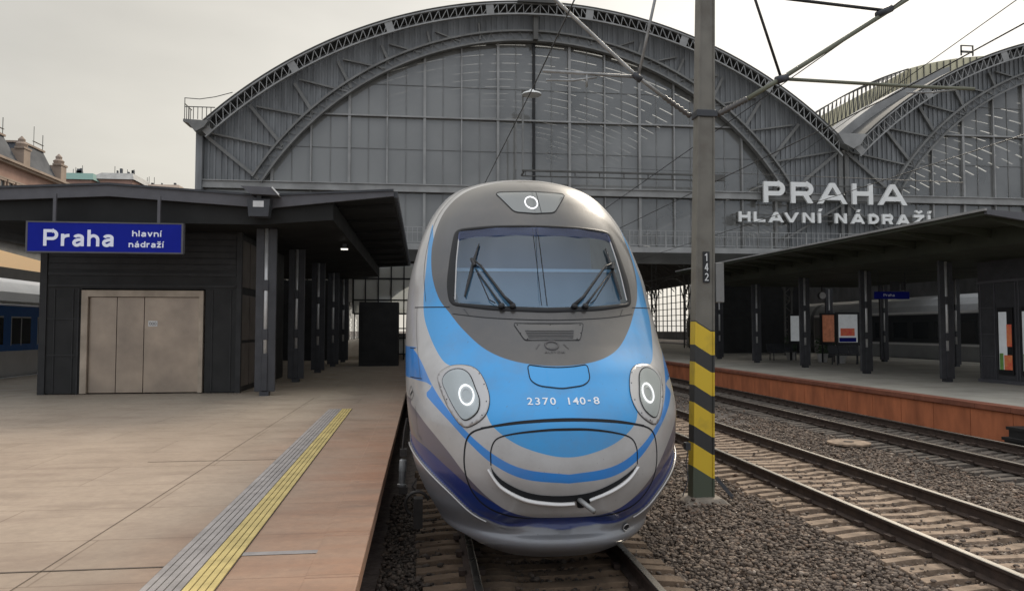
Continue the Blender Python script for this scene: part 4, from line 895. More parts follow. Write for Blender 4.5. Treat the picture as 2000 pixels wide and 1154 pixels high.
# ================================================================= LEFT CANOPY
CA=empty('platform_canopy',(0,17.85,0)); tag(CA,'dark butterfly canopy over the left platform with grey fascia','canopy')
top=[(-.70,5.46),(-3.8,5.27),(-7.15,5.46),(-10.5,5.27),(-13.7,5.46)]
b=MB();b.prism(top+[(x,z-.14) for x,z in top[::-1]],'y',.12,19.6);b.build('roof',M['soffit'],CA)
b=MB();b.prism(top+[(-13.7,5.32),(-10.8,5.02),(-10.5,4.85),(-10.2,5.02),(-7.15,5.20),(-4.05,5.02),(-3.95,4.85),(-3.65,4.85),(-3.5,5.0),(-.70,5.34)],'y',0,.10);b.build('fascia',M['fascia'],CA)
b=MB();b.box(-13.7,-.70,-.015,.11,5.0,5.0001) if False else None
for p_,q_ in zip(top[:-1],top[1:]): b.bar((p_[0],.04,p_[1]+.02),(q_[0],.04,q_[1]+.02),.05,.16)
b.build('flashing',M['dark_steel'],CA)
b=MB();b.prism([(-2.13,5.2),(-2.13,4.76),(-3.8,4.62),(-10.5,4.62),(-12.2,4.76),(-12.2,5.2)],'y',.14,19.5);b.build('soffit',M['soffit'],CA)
b=MB();y=.1;pp=[(-.701,.1)]
while y<19.4: pp+=[(-.60,y),(-.60,y+.13),(-.66,y+.135),(-.66,y+.255)];y+=.26
b.prism(pp+[(-.701,pp[-1][1])],'z',5.32,5.46);b.build('gutter_edge',M['dark_steel'],CA)
for y in np.arange(1.0,19,2.4): b=MB(); b.box(-2.12,-.75,y,y+.08,5.18,5.33); b.build('rib',M['soffit'],CA)
def column(x,y,label,group,h=4.62,silver=True):
    t=empty('canopy_column',(x,y,PZ)); tag(t,label,'column',group)
    H=h-PZ
    for s in(-1,1):
        b=MB();b.box(*(sorted((s*.055,s*.24))),-.05,.05,.10,H);b.build('flange',M['column'],t,bevel=.008)
    b=MB();b.lathe((0,-.03,.45),(0,-.03,H),[(0,.05),(1,.05)],12);b.build('core_tube',M['column_strip'],t,smooth=True)
    b=MB();b.box(-.06,.06,-.02,.05,.10,H)
    for z in(.12,1.35,2.55): b.box(-.062,.062,-.085,-.02,z,z+(.9 if z<.2 else .26))
    b.build('tie_plate',M['column'],t,bevel=.005)
    b=MB();b.box(-.11,.11,-.11,.11,-.0,.10);b.build('foot',M['dark_steel'],t)
    return t
c0=column(-3.8,18.75,'wide steel column in front, beside the left kiosk, catching the light','steel columns under the left canopy')
for i,y in enumerate((23.5,28.3,33.0,37.2)):
    c=copy_tree(c0);c.location=(-3.85,y,PZ);c['label']=('dark steel column just behind the front column of the left canopy','third steel column of the left canopy row','fourth steel column of the left canopy row','farthest steel column of the left canopy row')[i]
for i,y in enumerate((23.5,28.3,33.0)):
    c=copy_tree(c0);c.location=(-9.9,y+1.5,PZ);c['label']=('dark steel column behind the left kiosk, nearest of its row','dark steel column behind the left kiosk, middle of its row','dark steel column behind the left kiosk, farthest of its row')[i]
# gutter lamp at the valley
FL=empty('floodlight',(-3.75,17.5,4.8)); tag(FL,'square floodlight box with tilted hood at the canopy valley','floodlight')
b=MB();b.prism([(-.26,.35),(-.22,-.06),(.22,-.06),(.26,.35)],'y',0,.3);b.build('housing',M['dark_steel'],FL,bevel=.01)
b=MB();b.box(-.12,.12,-.012,0,.16,.3);b.build('lens',M['column_strip'],FL)
b=MB();b.prism([(-.38,.62),(.30,.60),(.46,.42),(-.16,.44)],'y',-.12,.3);b.build('hood',M['fascia'],FL)
b=MB();b.bar((.32,-.13,.60),(.48,-.13,.43),.03,.03);b.build('hood_trim',M['white'],FL)
b=MB();b.box(-.05,.05,.05,.2,.34,.46);b.build('neck',M['dark_steel'],FL)
# name sign
SG=empty('station_sign',(0,17.55,0)); tag(SG,'blue name board reading Praha hlavní nádraží hanging from the left canopy','sign')
b=MB();b.box(-8.70,-5.44,0,.12,3.89,4.53);b.build('panel',M['blue_sign'],SG)
b=MB();b.box(-8.74,-5.40,-.006,.13,4.53,4.56);b.box(-8.74,-5.40,-.006,.13,3.86,3.89);b.box(-8.74,-8.70,-.006,.13,3.89,4.53);b.box(-5.44,-5.40,-.006,.13,3.89,4.53);b.build('frame',M['fascia'],SG)
for tx_,a_,b_,z_,h_,w_ in(('Praha',-8.37,-6.88,4.01,.37,.068),('hlavní',-6.50,-5.87,4.245,.135,.026),('nádraží',-6.57,-5.82,4.0,.135,.026)): line_of('lettering',tx_,a_,b_,z_,h_,w_,-.001,.005,M['sign_white'],SG)
for x in(-8.2,-5.98): b=MB();b.box(x,x+.06,.02,.08,4.56,5.19);b.build('hanger_rod',M['fascia'],SG)
# small ceiling lamp
def ceiling_lamp(x,y,z,lab):
    t=empty('ceiling_lamp',(x,y,z));tag(t,lab,'lamp')
    b=MB();b.box(-.05,.05,-.05,.05,-.02,.12);b.build('bracket',M['dark_steel'],t);b=MB();b.box(-.10,.10,-.03,.03,-.06,-.02);b.build('bulb',M['lamp'],t)
ceiling_lamp(-2.3,22.3,4.56,'tiny lit lamp under the left canopy'); ceiling_lamp(17.7,26.0,4.5,'tiny lit lamp above the far blue sign')
# ---- left kiosk
KI=empty('platform_kiosk',(0,19.6,PZ)); tag(KI,'dark panelled kiosk with folding metal doors under the left canopy','kiosk')
b=MB();b.box(-9.35,-8.42,0,6,.02,2.62);b.box(-5.46,-4.62,0,6,.02,2.62);b.box(-9.35,-4.62,0,6,2.62,4.1);b.box(-8.42,-5.46,.25,6,.02,2.62);b.build('wall',M['kiosk'],KI)
b=MB();b.box(-9.38,-9.22,-.04,.1,0,4.1);b.box(-4.70,-4.58,-.04,.1,0,4.1);b.box(-9.2,-4.72,-.03,0,2.95,3.02);b.box(-9.2,-4.72,-.03,0,2.66,2.72)
b.box(-8.50,-8.46,-.03,0,0,2.62);
for z in(.95,1.85): b.box(-9.2,-8.5,-.025,0,z,z+.035)
for x in(-9.05,-8.62): b.box(x,x+.025,-.02,0,.05,2.6)
for x in(-5.30,-4.85): b.box(x,x+.025,-.02,0,.05,2.6)
z=3.1
while z<4.05: b.box(-9.2,-4.72,-.018,0,z,z+.13);z+=.16
b.build('trim',M['kiosk_trim'],KI)
b=MB();b.box(-8.40,-5.50,-.05,.2,2.42,2.58);b.box(-8.40,-8.25,-.05,.2,0.02,2.42);b.box(-5.60,-5.50,-.05,.2,.02,2.42);b.build('door_frame',M['door_frame'],KI)
for x0,x1 in((-8.24,-7.60),(-7.585,-6.95),(-6.935,-5.61)):
    b=MB();b.box(x0,x1,.04,.09,.03,2.41);b.build('door_panel',M['stainless'],KI,bevel=.004)
b=MB();b.box(-6.84,-6.62,.030,.038,1.68,1.82);st=b.build('sticker',M['column_strip'],KI);b=MB();
for k in range(3): b.tube([(-6.79+k*.06+.022*math.cos(t),.028,1.75+.035*math.sin(t)) for t in np.linspace(0,2*math.pi,12,endpoint=False)],.005,5,closed=True)
b.build('sticker_mark',M['dark_steel'],st)
b=MB()
for y0,y1 in((.15,.95),(1.05,1.85),(1.95,2.75)):
    b.box(-4.62,-4.60,y0,y1,.15,1.25);b.box(-4.62,-4.60,y0,y1,1.33,2.5);b.box(-4.62,-4.60,y0,y1,2.7,3.9)
M['side_panel']=mat('side_panel',(.12,.10,.085),.5,noise=.3,nscale=1.5);b.build('side_panel',M['side_panel'],KI)
b=MB();b.box(-4.60,-4.585,1.9,2.5,.5,2.35);b.build('window',M['column_strip'],KI)

# ================================================================= RIGHT CANOPY
RC=empty('platform_canopy',(0,15.85,0)); RC.rotation_euler=(math.radians(.55),0,0); tag(RC,'dark olive canopy with a thin pale roof edge over the right platform','canopy')
top=[(13.1,4.96),(16.2,4.78),(19.5,4.98),(22.8,4.78),(26.2,4.96)]
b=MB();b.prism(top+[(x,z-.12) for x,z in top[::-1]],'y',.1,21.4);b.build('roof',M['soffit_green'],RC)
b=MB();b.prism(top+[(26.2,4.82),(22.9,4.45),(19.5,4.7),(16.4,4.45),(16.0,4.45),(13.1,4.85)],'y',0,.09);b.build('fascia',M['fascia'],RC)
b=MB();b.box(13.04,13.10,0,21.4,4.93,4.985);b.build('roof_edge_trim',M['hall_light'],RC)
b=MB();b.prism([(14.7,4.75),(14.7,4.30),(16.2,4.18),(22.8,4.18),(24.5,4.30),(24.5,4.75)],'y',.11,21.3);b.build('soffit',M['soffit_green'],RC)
for y in np.arange(.3,21,1.5): b=MB(); b.prism([(13.12,4.84),(14.69,4.74),(14.69,4.52),(13.3,4.78)],'y',y,y+.07); b.build('rib',M['soffit_green'],RC)
labs=['steel column nearest the poster kiosk on the right platform','second steel column from the poster kiosk, beside the blue sign','third steel column from the poster kiosk','fourth steel column from the poster kiosk','steel column nearest the striped mast on the right platform']
for i,y in enumerate((21.1,25.3,29.7,34.3,38.9)):
    c=copy_tree(c0);c.location=(16.0+.02*i,y,PZ);c['label']=labs[i];c['group']='steel columns under the right canopy';c.scale=(.92,1,.93 if i<4 else .95)
labs=['far row column in front of the grey coach, nearest the kiosk','far row column in front of the grey coach, in the middle','far row column on the right platform, farthest back']
for i,y in enumerate((29.5,34.5,39.5)):
    c=copy_tree(c0);c.location=(22.8,y,PZ);c['label']=labs[i];c['group']='far row columns under the right canopy';c.scale=(.9,1,.95)
# right kiosk with posters
RK=empty('platform_kiosk',(17.1,0,PZ)); tag(RK,'dark kiosk with poster windows at the right edge of the picture','kiosk')
b=MB();b.box(0,5,13.5,21.1,.02,3.9);b.build('wall',M['column'],RK)
b=MB()
for z in(2.25,1.45,.78): b.box(-.02,0,20.42,21.1,z,z+.02)
for y in(20.42,20.98,19.62,19.5): b.box(-.022,0,y,y+.03,.1,3.0)
for y in np.arange(20.5,20.95,.055): b.box(-.018,0,y,y+.02,.1,.76)
b.box(-.05,0,13.5,21.14,3.0,3.08);b.box(-.05,0,13.5,21.14,0.0,.1);b.build('trim',M['fascia'],RK)
for y0,y1 in((19.72,20.30),(18.75,19.42)):
    b=MB();b.box(-.05,-.005,y0,y1,.28,2.25);pf=b.build('poster_case',M['black'],RK)
    b=MB();b.box(-.058,-.052,y0+.22,y1-.06,.42,2.12);b.build('poster',M['poster_white'],pf)
    b=MB();b.box(-.064,-.060,y0+.03,y0+.22,1.1,1.75);b.box(-.064,-.060,y0+.03,y1-.25,.42,.85);b.build('poster_picture',M['poster_red'],pf)
    b=MB();b.box(-.066,-.061,y1-.22,y1-.08,.42,.9);b.build('poster_picture',M['poster_green'],pf)
# hanging blue sign
t=empty('station_sign',(16.9,26.0,3.3)); tag(t,'small hanging blue sign beside the second column of the right platform','sign')
b=MB();b.box(0,1.35,0,.12,0,.27);b.build('panel',M['blue_sign'],t)
for x in(.12,1.2): b=MB();b.box(x,x+.02,.04,.06,.27,1.2);b.build('hanger_rod',M['dark_steel'],t)
line_of('lettering','Praha',.3,.75,.09,.1,.018,-.001,.004,M['sign_white'],t)
b=MB();b.box(.62,1.0,.06,.08,.30,.66);b.box(1.08,1.25,.06,.08,.34,.66);o=b.build('display',M['column'],t)
# poster stands
for (x,y,m_,lab) in ((19.75,32.6,'poster_white','lit poster stand with white and red poster on the right platform'),(19.3,36.6,'poster_white','narrow white poster stand deep under the right canopy'),(19.7,34.2,'poster_orange','orange poster stand under the right canopy')):
    t=empty('poster_stand',(x,y,PZ));tag(t,lab,'poster stand','poster stands under the right canopy')
    w=.50 if m_=='poster_white' and y<33 else .33
    b=MB();b.box(-w-.07,w+.07,0,.1,.85,2.4);b.box(-w,-w+.06,.02,.08,0,.85);b.box(w-.06,w,.02,.08,0,.85);b.build('frame',M['black'],t)
    b=MB();b.box(-w+.03,w-.03,-.006,-.001,1.0,2.3);b.build('poster',M[m_],t)
    if m_=='poster_white' and w>.45: b=MB();b.box(-w+.12,w-.18,-.012,-.007,1.3,1.65);b.build('poster_picture',M['poster_red'],t);b=MB();b.box(-w+.05,w-.1,-.012,-.007,1.02,1.22);b.build('poster_picture',M['blue_sign'],t)
# clock, benches, planters
t=empty('clock',(20,35.2,3.85));tag(t,'small round pale clock hanging under the right canopy','clock');b=MB();b.lathe((0,0,0),(0,.15,0),[(0,.2),(1,.2)],20);b.build('case',M['column'],t);b=MB();b.lathe((0,-.012,0),(0,-.003,0),[(0,.17),(1,.17)],20);b.build('face',M['column_strip'],t);b=MB();b.box(-.02,.02,.05,.09,.2,.6);b.build('hanger_rod',M['dark_steel'],t)
def bench(x,y,lab):
    t=empty('bench',(x,y,PZ));tag(t,lab,'bench','benches on the right platform')
    b=MB()
    for k in range(3): b.box(-.75+k*.5,-.29+k*.5,-.02,.4,.42,.46)
    b.build('seat',M['dark_steel'],t);b=MB()
    for k in range(3): b.bar((-.52+k*.5,.42,.48),(-.52+k*.5,.52,.85),.46,.03)
    b.build('backrest',M['dark_steel'],t)
    for x_ in(-.6,.6): b=MB();b.bar((x_,.0,.42),(x_,-.02,.0),.04);b.bar((x_,.4,.42),(x_,.42,0),.04);b.build('leg',M['dark_steel'],t)
bench(19.2,31.6,'dark bench beside the white and red poster stand');bench(18.6,36.5,'dark bench farther back near the planters')
def planter(x,y,lab):
    t=empty('planter',(x,y,PZ));tag(t,lab,'planter','planters on the right platform')
    b=MB();b.lathe((0,0,0),(0,0,.42),[(0,.2),(.9,.26),(1,.27)],16);b.build('pot',M['column_strip'],t)
    b=MB()
    for k in range(220):
        a=random.uniform(0,6.3);r=random.uniform(0,.42)**.8*.8;z=random.uniform(.4,1.25);r*=1-abs(z-.8)*.7
        p_=Vector((r*math.cos(a),r*math.sin(a),z));d=Vector((random.uniform(-1,1),random.uniform(-1,1),random.uniform(-.3,1))).normalized()*.11;s_=d.cross(Vector((.3,.8,.2))).normalized()*.035
        b.add([p_,p_+d*.5+s_,p_+d,p_+d*.5-s_],[(0,1,2,3)])
    b.build('foliage',M['plant'],t)
planter(19.3,37.2,'bushy planter with pale pot in front of the narrow white poster');planter(19.6,34.6,'planter with pale pot under the orange poster');planter(19.8,33.3,'planter with pale pot left of the white and red poster')
# enclosures in the dark background under the right hall
b=MB();b.box(18.5,26,48,49,PZ,5.2);b.box(18.45,26,47.95,48,2.9,3.0);tag(b.build('dark_enclosure',M['kiosk']),'dark cabin deep under the right canopy behind the benches','cabin')

# ================================================================= COACHES
def coach(x,y0,n,face,pal,lab,doors=True):
    "passenger coach, side at x=0 facing 'face' (+1/-1)"
    t=empty('passenger_coach',(x,y0,0));doors=pal[3];tag(t,lab,'coach')
    L_=n;W_=2.85;s=-face
    prof=[(0,.55),(-.03,1.2),(-.03,2.2),(.0,3.0),(.18,3.45),(.55,3.82),(1.425,4.05),(2.3,3.82),(2.67,3.45),(2.85,3.0),(2.88,2.2),(2.88,1.2),(2.85,.55)]
    b=MB();b.prism([(s*a,z) for a,z in prof],'y',0,L_);b.build('body',M[pal[0]],t)
    b=MB();b.box(*sorted((-s*.04,-s*.034)),.1,L_-.1,1.42,2.95);b.build('window_band',M[pal[1]],t)
    b=MB();b.box(*sorted((-s*.045,-s*.032)),.05,L_-.05,3.02,3.12);b.box(*sorted((-s*.045,-s*.032)),.05,L_-.05,1.28,1.38) if pal[3] else None;b.build('trim_line',M[pal[2]],t)
    y=.8
    while y<L_-1.8:
        b=MB();b.box(*sorted((-s*.048,-s*.041)),y,y+1.25,1.65,2.55);w=b.build('window',M['window_dark'],t)
        if pal[3]: y+=1.75; continue
        b=MB();b.box(*sorted((-s*.052,-s*.047)),y-.04,y,1.6,2.6);b.box(*sorted((-s*.052,-s*.047)),y+.6,y+.64,1.6,2.6);b.box(*sorted((-s*.052,-s*.047)),y,y+1.25,2.55,2.6);b.build('window_frame',M[pal[2]],w);y+=1.75
    if doors:
        for y in(L_*.45,):
            b=MB();b.box(*sorted((-s*.06,-s*.05)),y,y+.9,.62,2.95);b.build('door',M['coach_dark'],t)
    b=MB();b.box(*sorted((-s*.046,-s*.036)),L_*.3,L_*.3+.22,.95,1.2);b.build('hatch',M['window_dark'],t)
    b=MB();b.box(*sorted((s*.3,s*2.5)),.5,L_-.5,.15,.55)
    for yy in(2.5,5,L_-5,L_-2.5): b.lathe((s*.5,yy,.45),(s*.62,yy,.45),[(0,.46),(1,.46)],24)
    b.build('underframe',M['grease'],t);return t
coach(-14.0,16,26.0,+1,('coach_white','coach_blue','white',False),'white and blue passenger coach at the left edge')
coach(27.45,24.5,25,-1,('coach_grey','coach_dark','coach_white',True),'grey coach with pale roof line seen under the right canopy, nearer the kiosk')
coach(27.45,50.0,25,-1,('coach_grey','coach_dark','coach_white',True),'next grey coach seen farther back under the right canopy')
# canopy beyond the left coach and a shed roof behind
m=bpy.data.materials.new('translucent_sheet'); m.use_nodes=True; N=m.node_tree.nodes; L=m.node_tree.links; o_=N['Material Output']; tr=N.new('ShaderNodeBsdfTranslucent'); tr.inputs[0].default_value=(.85,.66,.42,1); df=N.new('ShaderNodeBsdfDiffuse'); df.inputs[0].default_value=(.7,.55,.36,1); mx_=N.new('ShaderNodeMixShader'); mx_.inputs[0].default_value=.6; L.new(df.outputs[0],mx_.inputs[1]); L.new(tr.outputs[0],mx_.inputs[2]); L.new(mx_.outputs[0],o_.inputs[0]); M['tan_roof']=m
t=empty('distant_canopy',(0,0,0));tag(t,'sunlit tan canopy roof behind the white and blue coach','canopy')
b=MB();b.prism([(-17.6,4.62),(-27,7.3),(-27,7.4),(-17.6,4.78)],'y',26,48);b.build('roof',M['tan_roof'],t);b=MB();b.box(-17.7,-17.4,26,48,4.3,4.76);b.build('fascia',M['kiosk'],t);b=MB()
for y in range(28,48,5): b.box(-20.2,-20,y,y+.2,0,5)
b.build('post',M['kiosk'],t)
t=empty('distant_shed',(0,0,0));tag(t,'grey shed with a railed roof behind the tan canopy at the left edge','shed')
b=MB();b.box(-60,-33,62,80,0,9.2);b.build('wall',M['hall_steel'],t);b=MB();b.box(-60,-32.5,61.5,80,9.2,9.5);b.build('roof',M['hall_dark'],t);b=MB();b.box(-60,-33,61.6,61.7,10.3,10.4)
for x in np.arange(-60,-33,1.5): b.box(x,x+.08,61.6,61.7,9.5,10.35)
b.build('railing',M['hall_light'],t)

# ================================================================= OLD STATION BUILDING AND ROOFS
OB=empty('station_building',(-52,0,0));tag(OB,'old pink stucco building with grey mansard roofs at the far left','building')
b=MB();b.box(-30,0,60,114.0,0,22.8);b.build('wall',M['sandstone'],OB)
b=MB();b.box(-30,.6,59.5,114.6,22.8,23.1);b.box(-30,.9,59.4,114.9,23.1,23.4);b.box(-30,.25,60,114.2,20.9,21.1);b.build('cornice',M['cornice'],OB)
b=MB();b.add([(-30,60,23.4),(.2,60,23.4),(.2,114,23.4),(-30,114,23.4),(-30,62,24.8),(-3,62,24.8),(-3,113,24.8),(-30,113,24.8)],[(0,1,5,4),(1,2,6,5),(2,3,7,6),(4,5,6,7)]);b.build('roof',M['slate'],OB)
for y0,y1,h in((104.2,112.2,27.2),(84,102.2,26.9)):
    b=MB();b.add([(-9,y0,23.4),(.1,y0,23.4),(.1,y1,23.4),(-9,y1,23.4),(-8,y0+1,h-.2),(-1.2,y0+1,h-.2),(-1.2,y1-1.4,h-.2),(-8,y1-1.4,h-.2)],[(0,1,5,4),(1,2,6,5),(2,3,7,6),(3,0,4,7),(4,5,6,7)]);m_=b.build('mansard_roof',M['slate'],OB)
    b=MB();b.box(-8.2,-1.0,y0+.8,y1-1.2,h-.2,h+.05)
    b.build('roof_rim',M['cornice'],m_)
    b=MB();b.tube([(-1.2,y1-1.6,h),(-1.2,y1-1.6,h+2.2)],.05,6);b.tube([(-1.2,y1-4,h),(-1.2,y1-4,h+2.8)],.04,6);b.box(-1.3,-1.1,y1-4.2,y1-1.4,h+.7,h+.76);b.build('finial',M['hall_dark'],m_)
for y in(113.2,103.2):
    b=MB();b.box(-1.1,.5,y-.8,y+.8,23.4,25.6);b.box(-.6,.6,y-1,y+1,25.6,25.85);b.lathe((-.2,y,25.85),(-.2,y,27.4),[(0,.6),(.3,.75),(.5,.4),(.7,.45),(1,.05)],10);b.build('stone_dormer',M['cornice'],OB)
for k,y in enumerate(np.arange(84.5,110.5,1.9)):
    b=MB();b.box(.01,.06,y,y+.95,18.6,20.6);w=b.build('window',M['window_dark'],OB);b=MB();b.box(.0,.22,y-.22,y,18.3,20.8);b.box(0,.22,y+.95,y+1.17,18.3,20.8);b.box(0,.3,y-.3,y+1.25,20.6,20.85);b.build('window_frame',M['cornice'],w)
for (x0,x1,y,h,m_,lab) in ((-77,-69.5,165,35.6,'copper','far building with green copper edge right of the mansard roofs'),(-71,-62.5,168,36.4,'hall_light','far pale grey roof with round chimney cap'),(-65,-55,175,35.4,'cornice','far low beige roof with antennas left of the hall'),(-60,-52,180,34.4,'hall_steel','far low grey roof next to the beige one')):
    t=empty('distant_building',(x0,y,0));tag(t,lab,'building','distant rooftops left of the hall')
    w=x1-x0
    b=MB();b.box(0,w,0,14,0,h-2);b.build('wall',M['sandstone'],t)
    b=MB();b.add([(-.5,-.5,h-2),(w+.5,-.5,h-2),(w+.5,15,h-2),(-.5,15,h-2),(1,3,h),(w-1,3,h),(w-1,11,h),(1,11,h)],[(0,1,5,4),(1,2,6,5),(2,3,7,6),(3,0,4,7),(4,5,6,7)]);r_=b.build('roof',M[m_],t)
    for k in range(5): b=MB();xx=random.uniform(1,w-1);b.box(xx,xx+random.uniform(.2,.8),4,4.6,h-.3,h+random.uniform(.4,1.3));b.build('chimney',M['slate'],r_)
    for k in range(3): b=MB();xx=random.uniform(1,w-1);b.tube([(xx,5,h-.2),(xx,5,h+random.uniform(1.2,2.2))],.06,5);b.build('antenna',M['hall_dark'],r_)

# ================================================================= CATENARY MAST
MS=empty('catenary_mast',(3.92,10.2,-.2)); tag(MS,'olive steel mast with yellow and black warning stripes beside the train','mast')
def mast():
    zt=9.2
    def hw(z): return .160-.0065*z   # half width
    for s in(-1,1):
        b=MB();x0=.012;vs=[]
        for z in(.0,zt):
            w=hw(z);dx=.02*z
            for x,y in((s*(w-.025),-.10),(s*w,-.10),(s*w,.10),(s*(w-.025),.10)): vs.append((x+dx,y,z))
        b.add(vs,[(0,1,2,3),(7,6,5,4),(0,4,5,1),(1,5,6,2),(2,6,7,3),(3,7,4,0)]);b.build('flange',M['mast_striped'],MS,bevel=.004)
    b=MB();vs=[]
    for z in(.0,zt):
        w=hw(z)-.026;dx=.02*z
        for x,y in((-w,-.085),(w,-.085),(w,-.065),(-w,-.065)): vs.append((x+dx,y,z))
    b.add(vs,[(0,1,2,3),(7,6,5,4),(0,4,5,1),(1,5,6,2),(2,6,7,3),(3,7,4,0)]);b.build('web',M['mast_striped'],MS)
    b=MB();b.add([(-.36,-.30,-.08),(.34,-.34,-.08),(.36,.33,-.08),(-.30,.36,-.08),(-.25,-.22,.01),(.24,-.24,.015),(.25,.22,.01),(-.2,.25,.01)],[(0,1,5,4),(1,2,6,5),(2,3,7,6),(3,0,4,7),(4,5,6,7)])
    b.build('base',M['mast_base'],MS,bevel=.02)
    b=MB();b.bar((.20,-.05,.28),(.42,-.12,.0),.05,.015);b.tube([(-.21,-.1,.72),(-.26,-.12,.5),(-.24,-.15,.3),(-.34,-.2,.06)],.008,6);b.box(-.27,-.2,-.15,-.05,.68,.78);b.build('earthing_strap',M['dark_steel'],MS)
m=bpy.data.materials.new('mast_striped'); m.use_nodes=True; nt=m.node_tree; N=nt.nodes; L=nt.links; bs=N['Principled BSDF']; bs.inputs['Roughness'].default_value=.55
g_=N.new('ShaderNodeNewGeometry'); sp=N.new('ShaderNodeSeparateXYZ'); L.new(g_.outputs['Position'],sp.inputs[0])
def mt(op,a,b=None):
    n=N.new('ShaderNodeMath'); n.operation=op
    for i,v in enumerate((a,b)):
        if v is None: continue
        if isinstance(v,(int,float)): n.inputs[i].default_value=v
        else: L.new(v,n.inputs[i])
    return n.outputs[0]
ph=mt('FRACT',mt('DIVIDE',mt('SUBTRACT',mt('ADD',sp.outputs[2],mt('MULTIPLY',mt('MINIMUM',sp.outputs[0],4.055),.62)),2.585),.575)); yel=mt('LESS_THAN',ph,.575)
slant=mt('ADD',sp.outputs[2],mt('MULTIPLY',mt('MINIMUM',sp.outputs[0],4.055),.62))
band=mt('MULTIPLY',mt('LESS_THAN',slant,4.66),mt('GREATER_THAN',slant,2.586))
no=N.new('ShaderNodeTexNoise'); no.inputs['Scale'].default_value=3; no.inputs['Detail'].default_value=7; L.new(g_.outputs['Position'],no.inputs['Vector'])
def mx(f,a,b):
    x=N.new('ShaderNodeMix'); x.data_type='RGBA'
    L.new(f,x.inputs['Factor']) if not isinstance(f,float) else setattr(x.inputs['Factor'],'default_value',f)
    for k,v in(('A',a),('B',b)):
        if isinstance(v,tuple): x.inputs[k].default_value=(*v,1)
        else: L.new(v,x.inputs[k])
    return x.outputs['Result']
rs=N.new('ShaderNodeMapRange'); L.new(no.outputs['Fac'],rs.inputs['Value']); rs.inputs['From Min'].default_value=.35; rs.inputs['From Max'].default_value=.7
olive=mx(rs.outputs[0],(.17,.158,.13),(.125,.115,.095)); stripe=mx(yel,(.035,.035,.033),(.70,.48,.03))
low=mx(mt('LESS_THAN',sp.outputs[2],.6),olive,(.075,.09,.06)); c=mx(band,low,stripe)
dz=N.new('ShaderNodeMapRange'); L.new(no.outputs['Fac'],dz.inputs['Value']); dz.inputs['From Min'].default_value=.5; dz.inputs['From Max'].default_value=.8; dz.inputs['To Max'].default_value=.5
c=mx(dz.outputs[0],c,(.09,.07,.045)); L.new(c,bs.inputs['Base Color']); M['mast_striped']=m
M['mast_base']=mat('mast_base',(.26,.22,.175),.9,noise=.4,nscale=4,bump=.5,bscale=20)
mast()
LX,LZ=3.92,-.2
def CP(x,z,y=0): return (x-LX,y,z-LZ)
b=MB();b.box(-.04,.27,-.115,.115,5.40,5.50);b.build('collar',M['dark_steel'],MS,bevel=.01)
M['insulator']=mat('insulator',(.07,.062,.055),.4)
def tubepart(name,pts,r,m='galv'): b=MB();b.tube([CP(*p) for p in pts],r,10);return b.build(name,M[m],MS,smooth=True)
def insul(a,b_,r=.05,n=9):
    b=MB();A=Vector(CP(*a));B=Vector(CP(*b_));pr=[]
    for k in range(n*2+1): pr.append((k/(n*2),r if k%2 else r*.62))
    b.lathe(A,B,pr,14);return b.build('insulator',M['insulator'],MS,smooth=True)
tubepart('cantilever_tube',[(3.42,5.50),(3.04,5.77),(1.85,6.83),(1.0,7.6)],.026); insul((3.83,5.22),(3.42,5.50),.042,7)
tubepart('cantilever_tube',[(3.04,5.77),(1.67,5.80)],.024); tubepart('steady_arm',[(1.72,5.67),(2.1,5.68),(2.45,5.74)],.017); tubepart('drop_bracket',[(2.30,5.80),(2.30,5.60)],.018)
tubepart('cantilever_tube',[(3.06,5.80),(3.32,6.95),(3.5,7.7)],.022,'galv')
tubepart('clamp',[(3.10,5.72),(2.98,5.81)],.05,'dark_steel')
insul((4.22,5.26),(4.68,5.51),.05,9)
tubepart('cantilever_tube',[(4.68,5.51),(5.21,5.83),(7.22,7.12),(8.2,7.75)],.034,'olive'); tubepart('cantilever_tube',[(5.21,5.85),(4.83,7.0),(4.6,7.7)],.020,'wire')
tubepart('cantilever_tube',[(5.25,5.83),(7.3,5.80),(8.3,5.80)],.026,'olive'); tubepart('steady_arm',[(7.2,5.70),(7.6,5.72),(8.0,5.78)],.015); tubepart('clamp',[(5.14,5.80),(5.30,5.86)],.06,'dark_steel')
tubepart('cantilever_tube',[(4.9,7.06),(6.85,6.94)],.024,'wire'); tubepart('clamp',[(6.75,6.86),(6.98,6.98)],.055,'dark_steel')
b=MB();b.box(.21,.33,-.12,.08,2.74,3.30);b.build('switch_box',M['hall_steel'],MS,bevel=.008);b=MB();b.box(.03,.125,-.102,-.087,3.02,3.46);npl=b.build('number_plate',M['black'],MS)
for i,ch in enumerate('142'):
    b=MB();letter_mb(b,ch,.05,.055,3.325-.14*i,.11,.014,-.103,.003);b.build('digit',M['white'],npl)
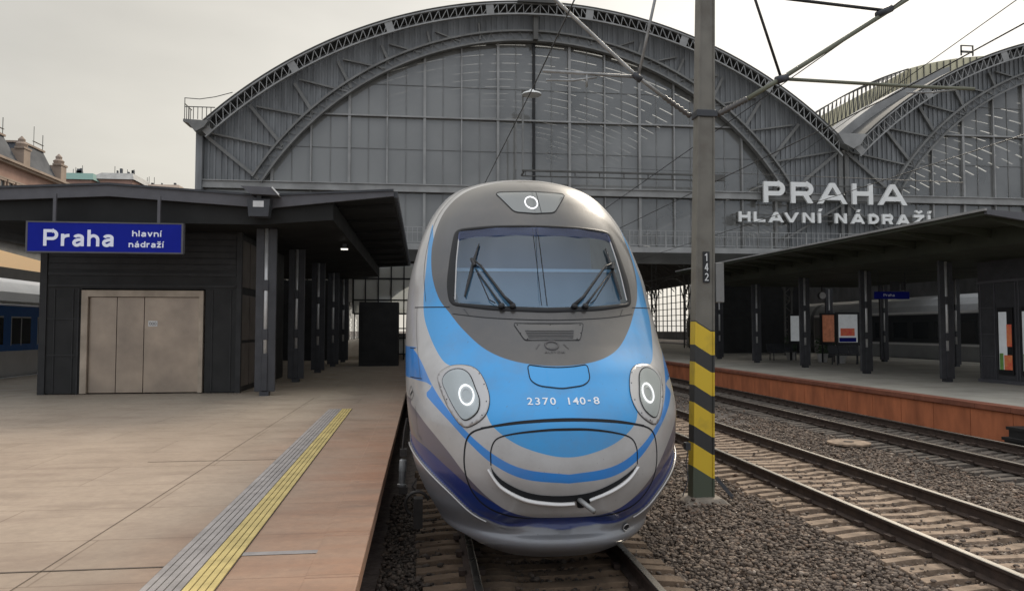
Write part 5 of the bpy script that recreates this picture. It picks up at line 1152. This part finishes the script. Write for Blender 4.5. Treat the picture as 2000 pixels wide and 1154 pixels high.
# overhead wires
def wire(pts,r,lab,name='overhead_wire',m='wire'):
    b=MB();b.tube(pts,r,6);o=b.build(name,M[m]);tag(o,lab,'wire');return o
wire([(1.6,1,5.62),(1.55,10.2,5.60),(1.3,24,5.5),(1.5,36,5.4)],.008,'contact wire above the blue train')
wire([(6.4,1,5.62),(6.9,10.2,5.62),(6.6,30,5.6),(6.6,60,5.6)],.010,'contact wire above the middle track')
wire([(6.9,1,7.3),(7.0,10.2,7.0),(6.8,34,6.6),(6.7,37,6.5)],.010,'carrier wire above the middle track')
wire([(10.6,4,5.62),(10.6,18,5.6),(10.7,50,5.6)],.009,'contact wire above the dull right hand track')
wire([(9.6,10.2,7.6),(16.6,36.6,9.2)],.009,'thin stay wire running to the right part of the hall facade')
wire([(9.5,12,4.75),(9.0,36.8,10.4)],.007,'slack thin wire crossing in front of the hall facade')
b=MB();b.box(4.85,15.3,36.0,36.12,9.95,10.03);b.box(4.85,15.3,36.0,36.12,9.70,9.74);b.box(14.7,15.3,36,36.12,9.74,9.95)
for x in np.arange(5,15,1.25): b.box(x,x+.04,36.03,36.09,9.74,9.95)
t=empty('anchor_beam',(0,0,0));tag(t,'dark horizontal wire anchor beam in front of the hall facade above the train','beam');b.build('beam',M['hall_dark'],t)
b=MB()
for x in(4.9,15.2): b.box(x,x+.08,36.12,36.95,9.9,9.98)
for z0,z1,x in((10.0,13.9,4.85),(10.0,12.4,4.5)): b.box(x,x+.08,36.02,36.1,z0,z1)
b.build('bracket',M['hall_steel'],t)
t=empty('hall_lamp',(5.3,35.8,13.7));tag(t,'pale lamp hood hanging from the bracket in front of the centre mullion','lamp')
b=MB();b.lathe((0,0,.28),(0,0,0),[(0,.08),(.4,.2),(.7,.45),(1,.5)],16);b.build('hood',M['letters'],t);b=MB();b.box(-.5,0,-.03,.03,.1,.2);b.build('arm',M['hall_dark'],t)

# ================================================================= YARD DETAILS
t=empty('access_cover',(8.75,14.5,-.2));tag(t,'flat tan cover plate in the ballast between middle and right tracks','cover')
b=MB();b.lathe((0,0,0),(0,0,.045),[(0,.42),(.8,.42),(1,.40)],28);b.build('lid',M['concrete_sleeper'],t);b=MB();b.lathe((0,0,.046),(0,0,.055),[(0,.1),(1,.1)],12);b.build('lid_boss',M['rail_rust'],t)
t=empty('platform_steps',(11.3,13.0,-.22));tag(t,'short dark steps at the end of the terracotta wall','steps')
for k in range(3): b=MB();b.box(.1*k+.0,.66,.0,.55,.2*k,.2*k+.06);b.box(.1*k+.02,.66,.03,.5,.2*k-.14 if k else 0,.2*k);b.build('step',M['kiosk'],t)
